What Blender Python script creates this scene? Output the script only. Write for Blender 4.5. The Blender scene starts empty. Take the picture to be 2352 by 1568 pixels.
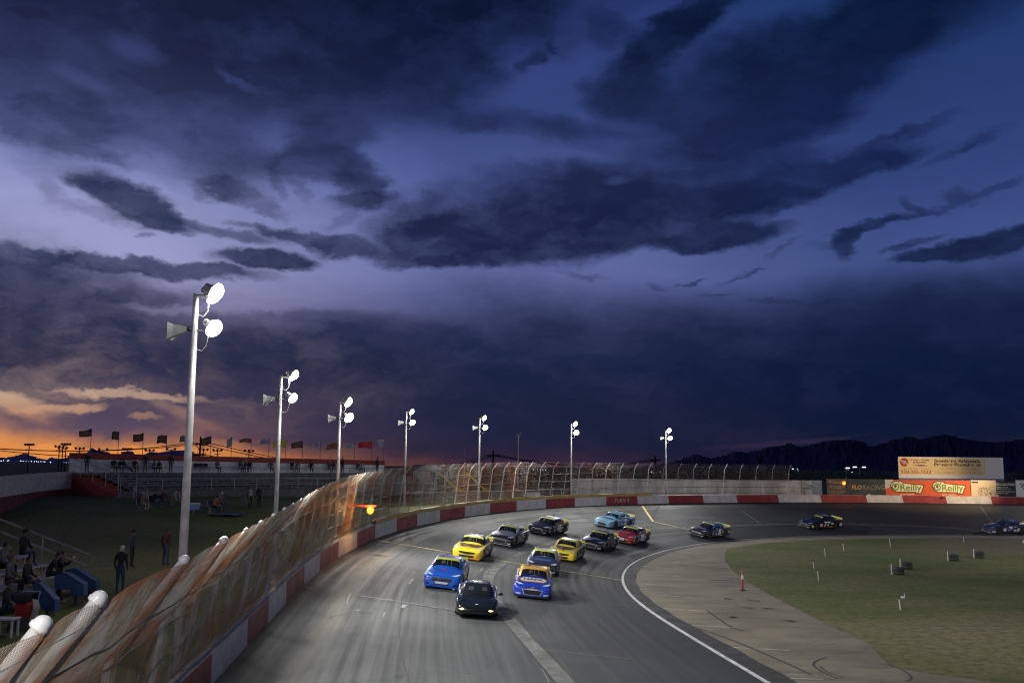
import bpy, bmesh, math, random
import numpy as np
from mathutils import Vector, Matrix
from mathutils.bvhtree import BVHTree
R = math.radians
random.seed(7); RNG = np.random.default_rng(5)
S = bpy.context.scene
COL = S.collection

# ------------------------------------------------------------------ camera
F_PX, PITCH, ROLL, CAM_H = 2250.0, math.atan(288 / 2250.0), 0.0095, 7.0   # photo measured on a 2352 px wide frame
cam_d = bpy.data.cameras.new('camera'); cam = bpy.data.objects.new('camera', cam_d); COL.objects.link(cam)
cam_d.sensor_width = 36.0; cam_d.lens = 36.0 * F_PX / 2352.0
cam_d.clip_start = 0.1; cam_d.clip_end = 60000
_fw = Vector((0, math.cos(PITCH), math.sin(PITCH))); _up0 = Vector((0, -math.sin(PITCH), math.cos(PITCH))); _rt0 = Vector((1, 0, 0))
_rt = _rt0 * math.cos(ROLL) + _up0 * math.sin(ROLL); _up = _up0 * math.cos(ROLL) - _rt0 * math.sin(ROLL)
M4 = Matrix((( _rt.x, _up.x, -_fw.x, 0), (_rt.y, _up.y, -_fw.y, 0), (_rt.z, _up.z, -_fw.z, CAM_H), (0, 0, 0, 1)))
cam.matrix_world = M4
S.camera = cam
S.view_settings.view_transform = 'Standard'; S.view_settings.look = 'None'
S.view_settings.exposure = 0.0; S.view_settings.gamma = 1.0; S.view_settings.use_curve_mapping = False
S.cycles.max_bounces = 5; S.cycles.transparent_max_bounces = 24; S.cycles.sample_clamp_indirect = 6
S.cycles.use_light_tree = True
S.cycles.use_denoising = True; S.cycles.filter_width = 1.2; S.cycles.sample_clamp_direct = 12

def ray(x, y):
    x -= 1176.0; y -= 784.0
    cr, sr = math.cos(ROLL), math.sin(ROLL)
    X = x * cr + y * sr; Yd = -x * sr + y * cr
    return Vector((X / F_PX, 0, 0)) + _fw + _up0 * (-Yd / F_PX)
def at(x, y, depth):            # survey point of the photo at a known distance down the site
    d = ray(x, y); t = depth / d.y
    return Vector((d.x * t, depth, CAM_H + d.z * t))
def on_z(x, y, z):              # survey point of the photo on level z
    d = ray(x, y); t = (z - CAM_H) / d.z
    return Vector((d.x * t, d.y * t, z))

# ------------------------------------------------------------------ node helper
def srgb(r, g, b):
    f = lambda c: (c / 255 / 12.92) if c / 255 <= 0.04045 else ((c / 255 + 0.055) / 1.055) ** 2.4
    return (f(r), f(g), f(b), 1.0)
class NT:
    def __init__(s, nt): s.nt = nt; s.n = nt.nodes; s.l = nt.links
    def new(s, t, **k):
        o = s.n.new(t)
        for a, v in k.items(): setattr(o, a, v)
        return o
    def put(s, sock, v):
        if isinstance(v, bpy.types.NodeSocket): s.l.new(v, sock)
        else: sock.default_value = v
    def math(s, op, a, b=None, c=None, clamp=False):
        o = s.new('ShaderNodeMath', operation=op, use_clamp=clamp)
        s.put(o.inputs[0], a)
        if b is not None: s.put(o.inputs[1], b)
        if c is not None: s.put(o.inputs[2], c)
        return o.outputs[0]
    def vmath(s, op, a, b=None):
        o = s.new('ShaderNodeVectorMath', operation=op); s.put(o.inputs[0], a)
        if b is not None: s.put(o.inputs[1], b)
        return o.outputs[1] if op in ('LENGTH', 'DOT_PRODUCT', 'DISTANCE') else o.outputs[0]
    def mr(s, v, a, b, c, d, smooth=True):
        o = s.new('ShaderNodeMapRange', interpolation_type='SMOOTHSTEP' if smooth else 'LINEAR', clamp=not smooth)
        for k, q in enumerate((v, a, b, c, d)): s.put(o.inputs[k], q)
        return o.outputs[0]
    def mix(s, f, a, b, mode='MIX'):
        o = s.new('ShaderNodeMix', data_type='RGBA', blend_type=mode); s.put(o.inputs[0], f); s.put(o.inputs[6], a); s.put(o.inputs[7], b)
        return o.outputs[2]
    def noise(s, v, scale, detail=4, rough=0.55, color=False, dist=0.0):
        o = s.new('ShaderNodeTexNoise'); s.put(o.inputs['Vector'], v); o.inputs['Scale'].default_value = scale
        o.inputs['Detail'].default_value = detail; o.inputs['Roughness'].default_value = rough; o.inputs['Distortion'].default_value = dist
        return o.outputs[1] if color else o.outputs[0]
    def ramp(s, v, stops):
        o = s.new('ShaderNodeValToRGB'); s.put(o.inputs[0], v); e = o.color_ramp.elements
        while len(e) < len(stops): e.new(0.5)
        for k, (p, c) in enumerate(sorted(stops)): e[k].position = p; e[k].color = c
        return o.outputs[0]
    def mapping(s, v, loc=(0, 0, 0), rot=(0, 0, 0), sc=(1, 1, 1), typ='POINT'):
        o = s.new('ShaderNodeMapping', vector_type=typ); s.put(o.inputs[0], v)
        o.inputs[1].default_value = loc; o.inputs[2].default_value = rot; o.inputs[3].default_value = sc
        return o.outputs[0]

# ------------------------------------------------------------------ sky (dusk, storm clouds in world directions)
W = bpy.data.worlds.new('World'); S.world = W; W.use_nodes = True
def build_sky():
    g = NT(W.node_tree); g.n.clear()
    out = g.new('ShaderNodeOutputWorld'); bg = g.new('ShaderNodeBackground'); g.l.new(bg.outputs[0], out.inputs[0])
    tc = g.new('ShaderNodeTexCoord').outputs['Generated']
    d = g.vmath('NORMALIZE', tc)
    sx = g.new('ShaderNodeSeparateXYZ'); g.put(sx.inputs[0], d); x, y, z = sx.outputs
    az = g.math('ARCTAN2', x, y); el = g.math('ARCSINE', z)
    comb = g.new('ShaderNodeCombineXYZ'); g.put(comb.inputs[0], az); g.put(comb.inputs[1], el)
    P = comb.outputs[0]
    # ragged cloud edges: warp the direction by stretched noise
    def warp(p, v, scl, amp, stretch):
        n = g.noise(g.mapping(v, sc=(scl, scl * stretch, 1)), 1.0, 5, 0.6, True)
        n = g.vmath('SUBTRACT', n, (0.5, 0.5, 0.5)); n = g.vmath('MULTIPLY', n, (amp, amp * 0.55, 0))
        return g.vmath('ADD', p, n)
    Q = warp(P, P, 7.0, 0.075, 1.8); Q = warp(Q, P, 24.0, 0.034, 1.8); Q = warp(Q, P, 85.0, 0.011, 1.8)
    Qs = warp(P, P, 5.0, 0.04, 2.2)
    def split(v):
        q = g.new('ShaderNodeSeparateXYZ'); g.put(q.inputs[0], v); return q.outputs[0], q.outputs[1]
    QC, QSC = split(Q), split(Qs)
    def pe(px, py):
        v = ray(px, py).normalized(); return math.atan2(v.x, v.y), math.asin(v.z)
    def blobs(lst, T=None):
        for (px, py, rx, ry, ang, w, soft) in lst:
            a, e = pe(px, py)
            qx, qy = QC if soft < 0.75 else QSC
            cx = g.new('ShaderNodeCombineXYZ'); g.put(cx.inputs[0], qx); g.put(cx.inputs[1], qy); g.put(cx.inputs[2], T if T is not None else 1.0)
            m = g.mapping(cx.outputs[0], (a, e, 0), (0, 0, -R(ang)), (rx / F_PX, ry / F_PX, 1e6), 'TEXTURE')   # z only carries the running product
            L = g.vmath('LENGTH', m); soft = min(1.05, soft * (1.5 if rx < 130 else 1.25))
            v = g.mr(L, 1 - soft * 0.65, 1 + soft * 0.65, 1 - w, 1.0)
            T = v if T is None else g.math('MULTIPLY', T, v)
        return T
    pos = [
     # ceiling of dark cloud, upper left and centre
     (220, 40, 420, 160, 3, .8, .6), (640, 60, 420, 185, 2, .97, .6), (930, 110, 230, 150, 10, .93, .5), (640, 190, 190, 60, 4, .7, .5),
     (70, 230, 210, 95, 18, .8, .4), (300, 150, 260, 70, 4, .55, .6), (1050, 20, 330, 90, 0, .85, .7),
     (440, 320, 190, 80, 8, .55, .6), (520, 365, 130, 50, 8, .45, .6), (400, 250, 200, 40, 6, .35, .7),
     (760, 305, 95, 70, -20, .75, .4), (735, 375, 115, 45, 0, .75, .4), (830, 395, 60, 45, 25, .7, .4), (655, 415, 20, 34, 0, .5, .4),
     (525, 425, 75, 20, 5, .75, .5), (615, 462, 62, 14, 16, .5, .6), (200, 350, 90, 12, 12, .35, .6), (130, 395, 90, 26, 14, .3, .7),
     (275, 452, 112, 42, 16, .95, .3), (335, 482, 95, 24, 14, .9, .35), (215, 498, 60, 10, 5, .4, .6), (110, 450, 45, 20, 40, .3, .7),
     (840, 457, 75, 24, -7, .85, .4), (790, 505, 40, 16, -25, .4, .6),
     (520, 528, 120, 13, 8, .7, .5), (690, 540, 110, 17, 10, .8, .45), (800, 565, 80, 22, 6, .8, .4), (640, 520, 60, 10, -4, .5, .5), (330, 530, 18, 6, 0, .5, .5),
     # big central cloud and its long arm to the right
     (1050, 545, 205, 72, 2, .97, .3), (1250, 520, 250, 88, -4, .97, .3), (1000, 600, 150, 22, 3, .8, .4), (1180, 440, 230, 50, -5, .6, .6), (1330, 470, 260, 80, -8, .8, .5),
     (1530, 490, 260, 62, -7, .95, .35), (1650, 540, 150, 30, -2, .9, .35), (1620, 410, 260, 40, -8, .75, .5), (1850, 405, 210, 34, -14, .85, .45), (1990, 368, 130, 20, -10, .75, .5), (1790, 462, 80, 26, -20, .7, .4), 
     # upper right diagonals
     (1440, 205, 95, 62, -25, .85, .4), (1375, 200, 60, 42, -20, .6, .5), (1405, 75, 60, 38, 10, .5, .5), (1500, 130, 120, 45, -35, .8, .5), (1590, 55, 130, 42, -35, .85, .5),
     (1680, 210, 230, 110, -22, .9, .5), (1900, 150, 330, 95, -28, .97, .5), (2060, 40, 330, 90, -15, .9, .6), (1760, 290, 220, 55, -18, .85, .5), (1620, 330, 200, 34, -10, .6, .6), (1560, 250, 90, 60, 0, .4, .7),
     (1218, 140, 34, 22, -45, .65, .5), (1255, 100, 14, 18, 0, .55, .5), (1190, 290, 130, 30, 3, .5, .6), (1330, 300, 130, 22, 4, .55, .6), (1080, 285, 70, 24, 10, .4, .6), (1400, 330, 160, 30, 5, .4, .7),
     (2110, 287, 100, 9, -9, .5, .6), (2250, 325, 70, 15, -6, .5, .6), (2030, 310, 90, 8, -10, .35, .6), (1935, 560, 40, 22, -45, .8, .4), (1985, 520, 85, 13, -20, .7, .5), (2100, 485, 80, 9, -12, .55, .5),
     (2200, 445, 34, 16, 20, .45, .6), (2300, 428, 60, 10, -10, .5, .5), (2200, 583, 130, 16, -3, .95, .35), (2290, 560, 130, 30, -8, .95, .35), (2100, 560, 50, 8, -12, .5, .5), (2060, 575, 34, 8, 0, .5, .5),
     (1335, 628, 44, 7, 6, .5, .6), (1790, 684, 54, 6, 2, .6, .6), (1600, 640, 34, 5, -12, .6, .6), (1520, 655, 30, 5, 8, .35, .6),
     (1560, 395, 70, 8, -4, .5, .6), (1890, 690, 60, 5, -2, .4, .7), (1660, 672, 40, 4, 4, .5, .7), (1705, 628, 34, 5, -18, .5, .7), (1800, 570, 40, 5, -20, .4, .7), (1730, 615, 20, 4, -10, .5, .7), (2090, 465, 30, 10, 30, .6, .6), (2180, 350, 60, 7, -10, .4, .7), (560, 505, 40, 8, 5, .5, .6), (380, 515, 40, 7, 8, .6, .6), (455, 440, 20, 10, 0, .4, .6), (700, 430, 30, 12, 50, .4, .7), (245, 365, 30, 10, 0, .4, .6), (750, 575, 30, 16, 30, .5, .6), (960, 460, 60, 14, -20, .5, .6),
     # shelf clouds low left
     (340, 606, 250, 20, 2, .9, .35), (610, 594, 125, 24, 3, .97, .3), (120, 600, 190, 26, 6, .6, .6), (330, 690, 110, 32, -6, .75, .6),
     (40, 740, 420, 150, 6, .93, .55), (250, 860, 520, 110, 2, .95, .6), (700, 860, 420, 120, 2, .9, .6),
     # rain bank across the horizon
     (1120, 900, 620, 150, 0, .96, .8), (1750, 860, 720, 130, 0, .95, .9), (2250, 800, 520, 150, -6, .95, .8), (1700, 980, 1100, 90, 0, .97, .7), (2200, 940, 600, 150, 0, .9, .8),
     (1350, 780, 330, 60, 3, .6, .9), (900, 790, 330, 50, -2, .7, .8), (750, 730, 160, 20, 0, .5, .8), (1250, 690, 300, 60, 4, .42, 1.0), (1900, 700, 300, 60, -4, .5, 1.0), (600, 960, 500, 60, 0, .9, .6), (2200, 1010, 300, 40, 0, .6, .8)]
    neg = [(24, 918, 74, 20, 14, .75, .5), (300, 902, 140, 8, 3, .62, .5), (110, 928, 80, 9, -8, .7, .5), (420, 945, 90, 12, 25, .3, .8), (150, 1056, 400, 36, 0, 1.0, .14), (430, 1054, 240, 17, 3, .75, .3), (560, 1035, 60, 10, 12, .35, .6),
           (640, 1058, 180, 16, 3, .55, .5), (1080, 1060, 160, 9, 1, .3, .8), (1800, 1016, 150, 6, -4, .35, .8), (330, 945, 40, 5, 0, .5, .6),
           (550, 705, 190, 12, -4, .6, .7), (310, 112, 50, 20, 10, .3, .8), (540, 180, 40, 12, 35, .4, .7), (190, 185, 60, 16, 15, .3, .8), (1410, 415, 26, 8, 0, .3, .9), (1780, 975, 300, 60, 0, .0, .8)]
    T = blobs(pos); N = blobs(neg, g.math('ADD', 1.0, g.math('MULTIPLY', T, 1e-7)))
    # free cloud field for the rest of the sky
    fld = g.noise(g.mapping(Q, sc=(5, 11, 1)), 1.0, 6, 0.6)
    away = g.mr(g.math('ABSOLUTE', az), 0.52, 0.75, 0, 1)
    high = g.mr(el, 0.50, 0.62, 0, 1)
    free = g.math('MULTIPLY', g.math('MAXIMUM', away, high), g.mr(fld, 0.42, 0.6, 0, .85))
    dens = g.math('SUBTRACT', 1.0, g.math('MULTIPLY', T, g.math('SUBTRACT', 1.0, free)))
    tex = g.noise(g.mapping(Q, sc=(9, 20, 1)), 1.0, 7, 0.62)
    dens = g.math('MULTIPLY', dens, N)
    dens = g.math('ADD', dens, g.math('MULTIPLY', g.math('SUBTRACT', tex, 0.5), g.mr(dens, 0.0, .5, .24, 1.15)), clamp=True)
    # colours by elevation; stops given by photo rows
    e0, e1 = -0.02, 0.52
    def st(rows): return [((min(max((pe(1176, r)[1] - e0) / (e1 - e0), 0), 1)), srgb(*c)) for r, c in rows]
    t = g.math('DIVIDE', g.math('SUBTRACT', el, e0), e1 - e0, clamp=True)
    cl = g.ramp(t, st([(1085, (250, 150, 62)), (1020, (244, 158, 84)), (985, (200, 142, 105)), (930, (226, 186, 155)), (880, (215, 180, 165)), (760, (150, 140, 175)), (640, (164, 166, 210)), (520, (156, 160, 208)), (380, (114, 124, 184)), (230, (74, 86, 144)), (60, (60, 70, 125)), (-120, (40, 50, 100))]))
    cc = g.ramp(t, st([(1085, (84, 46, 58)), (1045, (72, 46, 66)), (1000, (62, 52, 84)), (930, (60, 58, 92)), (800, (78, 80, 122)), (700, (88, 96, 148)), (640, (106, 114, 170)), (540, (98, 110, 168)), (420, (78, 92, 152)), (250, (56, 72, 130)), (60, (52, 66, 126)), (-120, (35, 48, 100))]))
    cr_ = g.ramp(t, st([(1085, (40, 36, 58)), (1015, (72, 52, 78)), (960, (44, 44, 80)), (850, (46, 52, 95)), (740, (46, 58, 102)), (640, (68, 86, 142)), (560, (64, 82, 140)), (420, (50, 70, 126)), (250, (42, 62, 116)), (60, (32, 60, 114)), (-120, (22, 45, 95))]))
    dl = g.ramp(t, st([(1070, (90, 60, 70)), (1000, (92, 76, 98)), (930, (70, 64, 90)), (850, (46, 48, 75)), (700, (48, 53, 84)), (600, (50, 60, 92)), (460, (44, 52, 86)), (330, (48, 56, 94)), (180, (32, 38, 68)), (60, (24, 31, 58)), (-100, (18, 24, 46))]))
    dc = g.ramp(t, st([(1070, (36, 34, 56)), (1000, (30, 35, 62)), (850, (26, 36, 66)), (720, (42, 49, 84)), (600, (31, 38, 74)), (480, (27, 34, 68)), (330, (36, 45, 84)), (180, (20, 30, 62)), (60, (12, 23, 50)), (-100, (10, 20, 46))]))
    dr = g.ramp(t, st([(1070, (16, 22, 46)), (1000, (14, 24, 52)), (850, (13, 26, 58)), (720, (25, 35, 70)), (600, (24, 35, 70)), (480, (22, 34, 74)), (330, (22, 34, 76)), (180, (16, 28, 64)), (60, (8, 22, 52)), (-100, (6, 16, 42))]))
    aL, aC, aR = pe(120, 700)[0], pe(1150, 700)[0], pe(2100, 700)[0]
    w1 = g.mr(az, aL, aC, 0, 1); w2 = g.mr(az, aC, aR, 0, 1)
    # orange is confined to the sunset side
    clear = g.mix(w2, g.mix(w1, cl, cc), cr_); dark = g.mix(w2, g.mix(w1, dl, dc), dr)
    mott = g.noise(g.mapping(Q, sc=(14, 26, 1)), 1.0, 6, 0.6)
    dark = g.mix(g.mr(mott, .40, .70, 0, .30), dark, g.mix(0.35, dark, clear))
    clear = g.mix(g.mr(fld, .35, .75, 0, .22), clear, dark)
    col = g.mix(dens, clear, dark)
    below = g.mr(el, -0.03, -0.004, 0, 1)
    col = g.mix(below, srgb(10, 11, 16), col)
    g.l.new(col, bg.inputs[0]); bg.inputs[1].default_value = 0.95
build_sky()
W.cycles.sampling_method = 'MANUAL'; W.cycles.sample_map_resolution = 512

# ------------------------------------------------------------------ floodlight lamps (most hang on the poles below, a few are unseen and have none)
def spot(name, loc, target, watt, angle=125, blend=0.6, col=(1.0, 0.985, 0.96), rad=0.28):
    l = bpy.data.lights.new(name, 'SPOT'); o = bpy.data.objects.new(name, l); COL.objects.link(o)
    l.energy = watt; l.spot_size = R(angle); l.spot_blend = blend; l.color = col; l.shadow_soft_size = rad
    o.location = loc; o.rotation_euler = (Vector(target) - Vector(loc)).to_track_quat('-Z', 'Y').to_euler()
    return o

# ------------------------------------------------------------------ mesh builder
class MB:
    def __init__(s): s.v = []; s.f = []; s.m = []
    def add(s, vs, fs, m=0):
        b = len(s.v); s.v += [tuple(p) for p in vs]
        s.f += [tuple(b + i for i in f) for f in fs]; s.m += [m] * len(fs); return s
    def box(s, c, size, m=0, rz=0.0, mat=None):
        hx, hy, hz = [q / 2 for q in size]
        M = mat or Matrix.Rotation(rz, 3, 'Z')
        vs = [Vector(c) + M @ Vector((a * hx, b * hy, d * hz)) for d in (-1, 1) for b in (-1, 1) for a in (-1, 1)]
        return s.add(vs, [(0, 2, 3, 1), (4, 5, 7, 6), (0, 1, 5, 4), (2, 6, 7, 3), (0, 4, 6, 2), (1, 3, 7, 5)], m)
    def bar(s, a, b, w, h=None, m=0):
        a = Vector(a); b = Vector(b); h = h or w; t = (b - a).normalized()
        u = t.cross(Vector((0, 0, 1))); u = Vector((1, 0, 0)) if u.length < 1e-4 else u.normalized(); v = u.cross(t)
        vs = [p + u * (i * w / 2) + v * (j * h / 2) for p in (a, b) for i, j in ((-1, -1), (1, -1), (1, 1), (-1, 1))]
        return s.add(vs, [(3, 2, 1, 0), (4, 5, 6, 7), (0, 1, 5, 4), (1, 2, 6, 5), (2, 3, 7, 6), (3, 0, 4, 7)], m)
    def tube(s, pts, r, n=8, m=0, cap=True):
        pts = [Vector(p) for p in pts]; k = len(pts); rs = r if isinstance(r, (list, tuple)) else [r] * k
        vs = []; U = None
        for i, p in enumerate(pts):
            t = (pts[min(i + 1, k - 1)] - pts[max(i - 1, 0)]).normalized()
            if U is None:
                U = t.cross(Vector((0, 0, 1)))
                if U.length < 1e-3: U = Vector((1, 0, 0))
            U = (U - t * U.dot(t)).normalized(); Vv = t.cross(U)
            vs += [p + (U * math.cos(2 * math.pi * j / n) + Vv * math.sin(2 * math.pi * j / n)) * rs[i] for j in range(n)]
        fs = [(i * n + j, i * n + (j + 1) % n, (i + 1) * n + (j + 1) % n, (i + 1) * n + j) for i in range(k - 1) for j in range(n)]
        if cap: fs += [tuple(range(n))[::-1], tuple((k - 1) * n + j for j in range(n))]
        return s.add(vs, fs, m)
    def lathe(s, prof, n=16, M=None, m=0):      # profile of (radius, height) about z
        M = M or Matrix.Identity(4); vs = []
        for r_, z_ in prof: vs += [M @ Vector((r_ * math.cos(2 * math.pi * j / n), r_ * math.sin(2 * math.pi * j / n), z_)) for j in range(n)]
        k = len(prof)
        fs = [(i * n + j, i * n + (j + 1) % n, (i + 1) * n + (j + 1) % n, (i + 1) * n + j) for i in range(k - 1) for j in range(n)]
        fs += [tuple(range(n))[::-1], tuple((k - 1) * n + j for j in range(n))]
        return s.add(vs, fs, m)
    def prism(s, poly, ext, m=0):               # polygon of 3D points pushed along ext
        n = len(poly); ext = Vector(ext); vs = [Vector(p) for p in poly] + [Vector(p) + ext for p in poly]
        return s.add(vs, [tuple(range(n))[::-1], tuple(range(n, 2 * n))] + [(i, (i + 1) % n, n + (i + 1) % n, n + i) for i in range(n)], m)
    def build(s, name, mats, parent=None, smooth=False, loc=None):
        me = bpy.data.meshes.new(name); me.from_pydata(s.v, [], s.f); me.update()
        for q in (mats if isinstance(mats, (list, tuple)) else [mats]): me.materials.append(q)
        if any(s.m): me.polygons.foreach_set('material_index', s.m)
        if smooth: me.polygons.foreach_set('use_smooth', [True] * len(me.polygons))
        return link(name, me, parent, loc)
def link(name, me, parent=None, loc=None):
    o = bpy.data.objects.new(name, me); COL.objects.link(o)
    if parent is not None: o.parent = parent
    if loc is not None: o.location = loc
    return o
def empty(name, loc=(0, 0, 0), rz=0.0):
    o = bpy.data.objects.new(name, None); COL.objects.link(o); o.location = loc; o.rotation_euler = (0, 0, rz); o.empty_display_size = .2
    return o
def tag(o, label=None, cat=None, group=None, kind=None):
    if label: o['label'] = label
    if cat: o['category'] = cat
    if group: o['group'] = group
    if kind: o['kind'] = kind
    return o
def struct(o): o['kind'] = 'structure'; return o
def copy_tree(o, parent=None):
    c = o.copy(); COL.objects.link(c); c.parent = parent
    for ch in list(o.children): copy_tree(ch, c)
    return c
def text_mesh(body, size, extr=0.0, align='CENTER', shear=0.0, space=1.0, bold=0.0):
    cu = bpy.data.curves.new('text', 'FONT'); cu.body = body; cu.size = size; cu.align_x = align; cu.align_y = 'CENTER'
    cu.extrude = extr; cu.shear = shear; cu.space_character = space; cu.offset = bold
    o = bpy.data.objects.new('text', cu); COL.objects.link(o)
    dg = bpy.context.evaluated_depsgraph_get(); dg.update()
    me = bpy.data.meshes.new_from_object(o.evaluated_get(dg))
    vs = [v.co.copy() for v in me.vertices]; fs = [tuple(p.vertices) for p in me.polygons]
    bpy.data.objects.remove(o); bpy.data.meshes.remove(me)
    return vs, fs

# ------------------------------------------------------------------ materials
MATS = {}
def mat(name, col, rough=0.6, metal=0.0, emit=None, estr=0.0, var=0.0, vscale=3.0, bump=0.0, coat=0.0, spec=0.5, stretch=(1, 1, 1)):
    if name in MATS: return MATS[name]
    m = bpy.data.materials.new(name); m.use_nodes = True; g = NT(m.node_tree); b = g.n['Principled BSDF']
    c = col if len(col) == 4 else (*col, 1)
    b.inputs['Roughness'].default_value = rough; b.inputs['Metallic'].default_value = metal
    b.inputs['Specular IOR Level'].default_value = spec
    if coat: b.inputs['Coat Weight'].default_value = coat; b.inputs['Coat Roughness'].default_value = 0.05
    tc = g.new('ShaderNodeTexCoord').outputs['Object']
    if var:
        n = g.noise(g.mapping(tc, sc=stretch), vscale, 6, 0.6)
        lo = tuple(q * (1 - var) for q in c[:3]) + (1,); hi = tuple(min(1, q * (1 + var * .8)) for q in c[:3]) + (1,)
        g.l.new(g.mix(g.mr(n, .3, .7, 0, 1), lo, hi), b.inputs['Base Color'])
        g.l.new(g.mr(n, .3, .7, min(1, rough * 1.12), rough * .85), b.inputs['Roughness'])
    else: b.inputs['Base Color'].default_value = c
    if bump:
        bp = g.new('ShaderNodeBump'); bp.inputs['Strength'].default_value = bump; bp.inputs['Distance'].default_value = .02
        g.l.new(g.noise(tc, vscale * 8, 4), bp.inputs['Height']); g.l.new(bp.outputs[0], b.inputs['Normal'])
    if emit: b.inputs['Emission Color'].default_value = (*emit[:3], 1); b.inputs['Emission Strength'].default_value = estr
    if emit:
        m.cycles.emission_sampling = 'NONE'      # the lamps themselves carry the light
    MATS[name] = m; return m
# ------------------------------------------------------------------ surveyed plan of the track
OC = [(-1.2, -22), (-3.7, -10), (-5.6, 0), (-7.05, 10), (-8.0, 20), (-8.72, 30), (-9.25, 38), (-9.7, 46), (-9.9, 54), (-9.7, 62), (-8.8, 70), (-7.1, 78), (-4.4, 86), (-1, 94), (3.4, 101.5), (8.7, 108.3), (15, 114.5), (22, 119.5), (30, 123.7), (39, 126.8), (48, 128.4), (58, 128.6), (68, 127.4), (77, 124.6), (86, 120), (94, 113.5), (101, 105), (107, 95), (111, 84), (113.5, 72), (114, 60), (114, 30), (113, 0), (112, -22)]
IC = [(14.5, -22), (13.3, -10), (12.2, 0), (11.0, 12), (9.8, 22), (8.8, 32), (7.7, 42.2), (7.0, 50), (6.8, 57), (7.25, 64), (8.4, 71), (10.1, 77.4), (12.6, 84), (16, 90.7), (20.5, 97), (26.5, 102.5), (34, 106.8), (44.3, 110), (56.9, 111), (68, 109.8), (78, 107), (86, 101.5), (92, 93.5), (95.5, 84), (97, 72), (97, 60), (97, 30), (96, 0), (95, -22)]
def catmull(C, n):
    C = np.array(C, float); out = []
    P = np.vstack([2 * C[0] - C[1], C, 2 * C[-1] - C[-2]])
    for i in range(1, len(P) - 2):
        for t in np.arange(n) / n:
            a, b, c, d = P[i - 1:i + 3]
            out.append(.5 * ((2 * b) + (c - a) * t + (2 * a - 5 * b + 4 * c - d) * t * t + (3 * b - a - 3 * c + d) * t ** 3))
    out.append(C[-1]); return np.array(out)
def resample(P, step):
    s = np.r_[0, np.cumsum(np.hypot(*np.diff(P, axis=0).T))]; n = int(s[-1] / step) + 1
    q = np.linspace(0, s[-1], n); return np.c_[np.interp(q, s, P[:, 0]), np.interp(q, s, P[:, 1])], q
WO, WS = resample(catmull(OC, 24), 0.5)          # outer wall foot line, every half metre
IN, _ = resample(catmull(IC, 24), 0.25)
_t = np.gradient(WO, axis=0); _t /= np.hypot(*_t.T)[:, None]
WN = np.c_[-_t[:, 1], _t[:, 0]]                  # outward normal (away from the track)
BY = np.array([(-50, .1), (5, 0.14), (12, .18), (15, .22), (22, .36), (30, .60), (37, .86), (42, 1.08), (47, 1.33), (52, 1.53), (57.5, 1.74), (63, 1.9), (68, 2.1), (73, 2.26), (77, 2.36), (82, 2.49), (87, 2.62), (92, 2.71), (97, 2.79), (102, 2.85), (108, 2.88), (117, 2.9), (200, 2.85)])
_apex = int(np.argmax(WO[:, 1]))
WB = np.interp(WO[:, 1], BY[:, 0], BY[:, 1]); WB[_apex:] = np.where(WO[_apex:, 1] > 60, 2.85, np.interp(WO[_apex:, 1], [0, 60], [.6, 2.85]))
NEARI = np.array([int(np.argmin(np.hypot(*(IN - p).T))) for p in WO]); NEARI = np.maximum.accumulate(NEARI)
WI = IN[NEARI]
k_ = np.ones(9) / 9
WI = np.c_[np.convolve(np.pad(WI[:, 0], 4, 'edge'), k_, 'valid'), np.convolve(np.pad(WI[:, 1], 4, 'edge'), k_, 'valid')]
def track_frame(x, y):
    p = np.array((x, y)); do = np.hypot(*(WO - p).T); i = int(np.argmin(do)); w = np.hypot(*(WO[i] - WI[i]))
    v = 1 - min(do[i] / w, 1.0); return i, v
def track_z(x, y):
    i, v = track_frame(x, y); return float(WB[i]) * v
def s_of_px(px, py):            # wall arc length where the view ray of a photo point crosses the wall line
    d = ray(px, py); c = WO[:, 0] * d.y - WO[:, 1] * d.x
    k = [i for i in range(len(c) - 1) if c[i] * c[i + 1] < 0 and WO[i, 1] > 3][0]
    t = c[k] / (c[k] - c[k + 1]); return WS[k] * (1 - t) + WS[k + 1] * t
def wall_pt(s, off=0.0, dz=0.0):
    x = np.interp(s, WS, WO[:, 0]); y = np.interp(s, WS, WO[:, 1]); nx = np.interp(s, WS, WN[:, 0]); ny = np.interp(s, WS, WN[:, 1])
    return Vector((x + nx * off, y + ny * off, np.interp(s, WS, WB) + dz))
sm = lambda a, b, x: (lambda t: t * t * (3 - 2 * t))(min(max((x - a) / (b - a), 0.0), 1.0))
def zt(x, y):                   # land outside the track
    z = 2.1 + 1.4 * sm(46, 80, y)
    z += 0.75 * sm(-12, -24, x) * sm(58, 80, y) * (1 - sm(125, 160, y))
    r = math.hypot(x, y)
    return z - min(max(r - 220, 0), 900) * 0.0035

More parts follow.
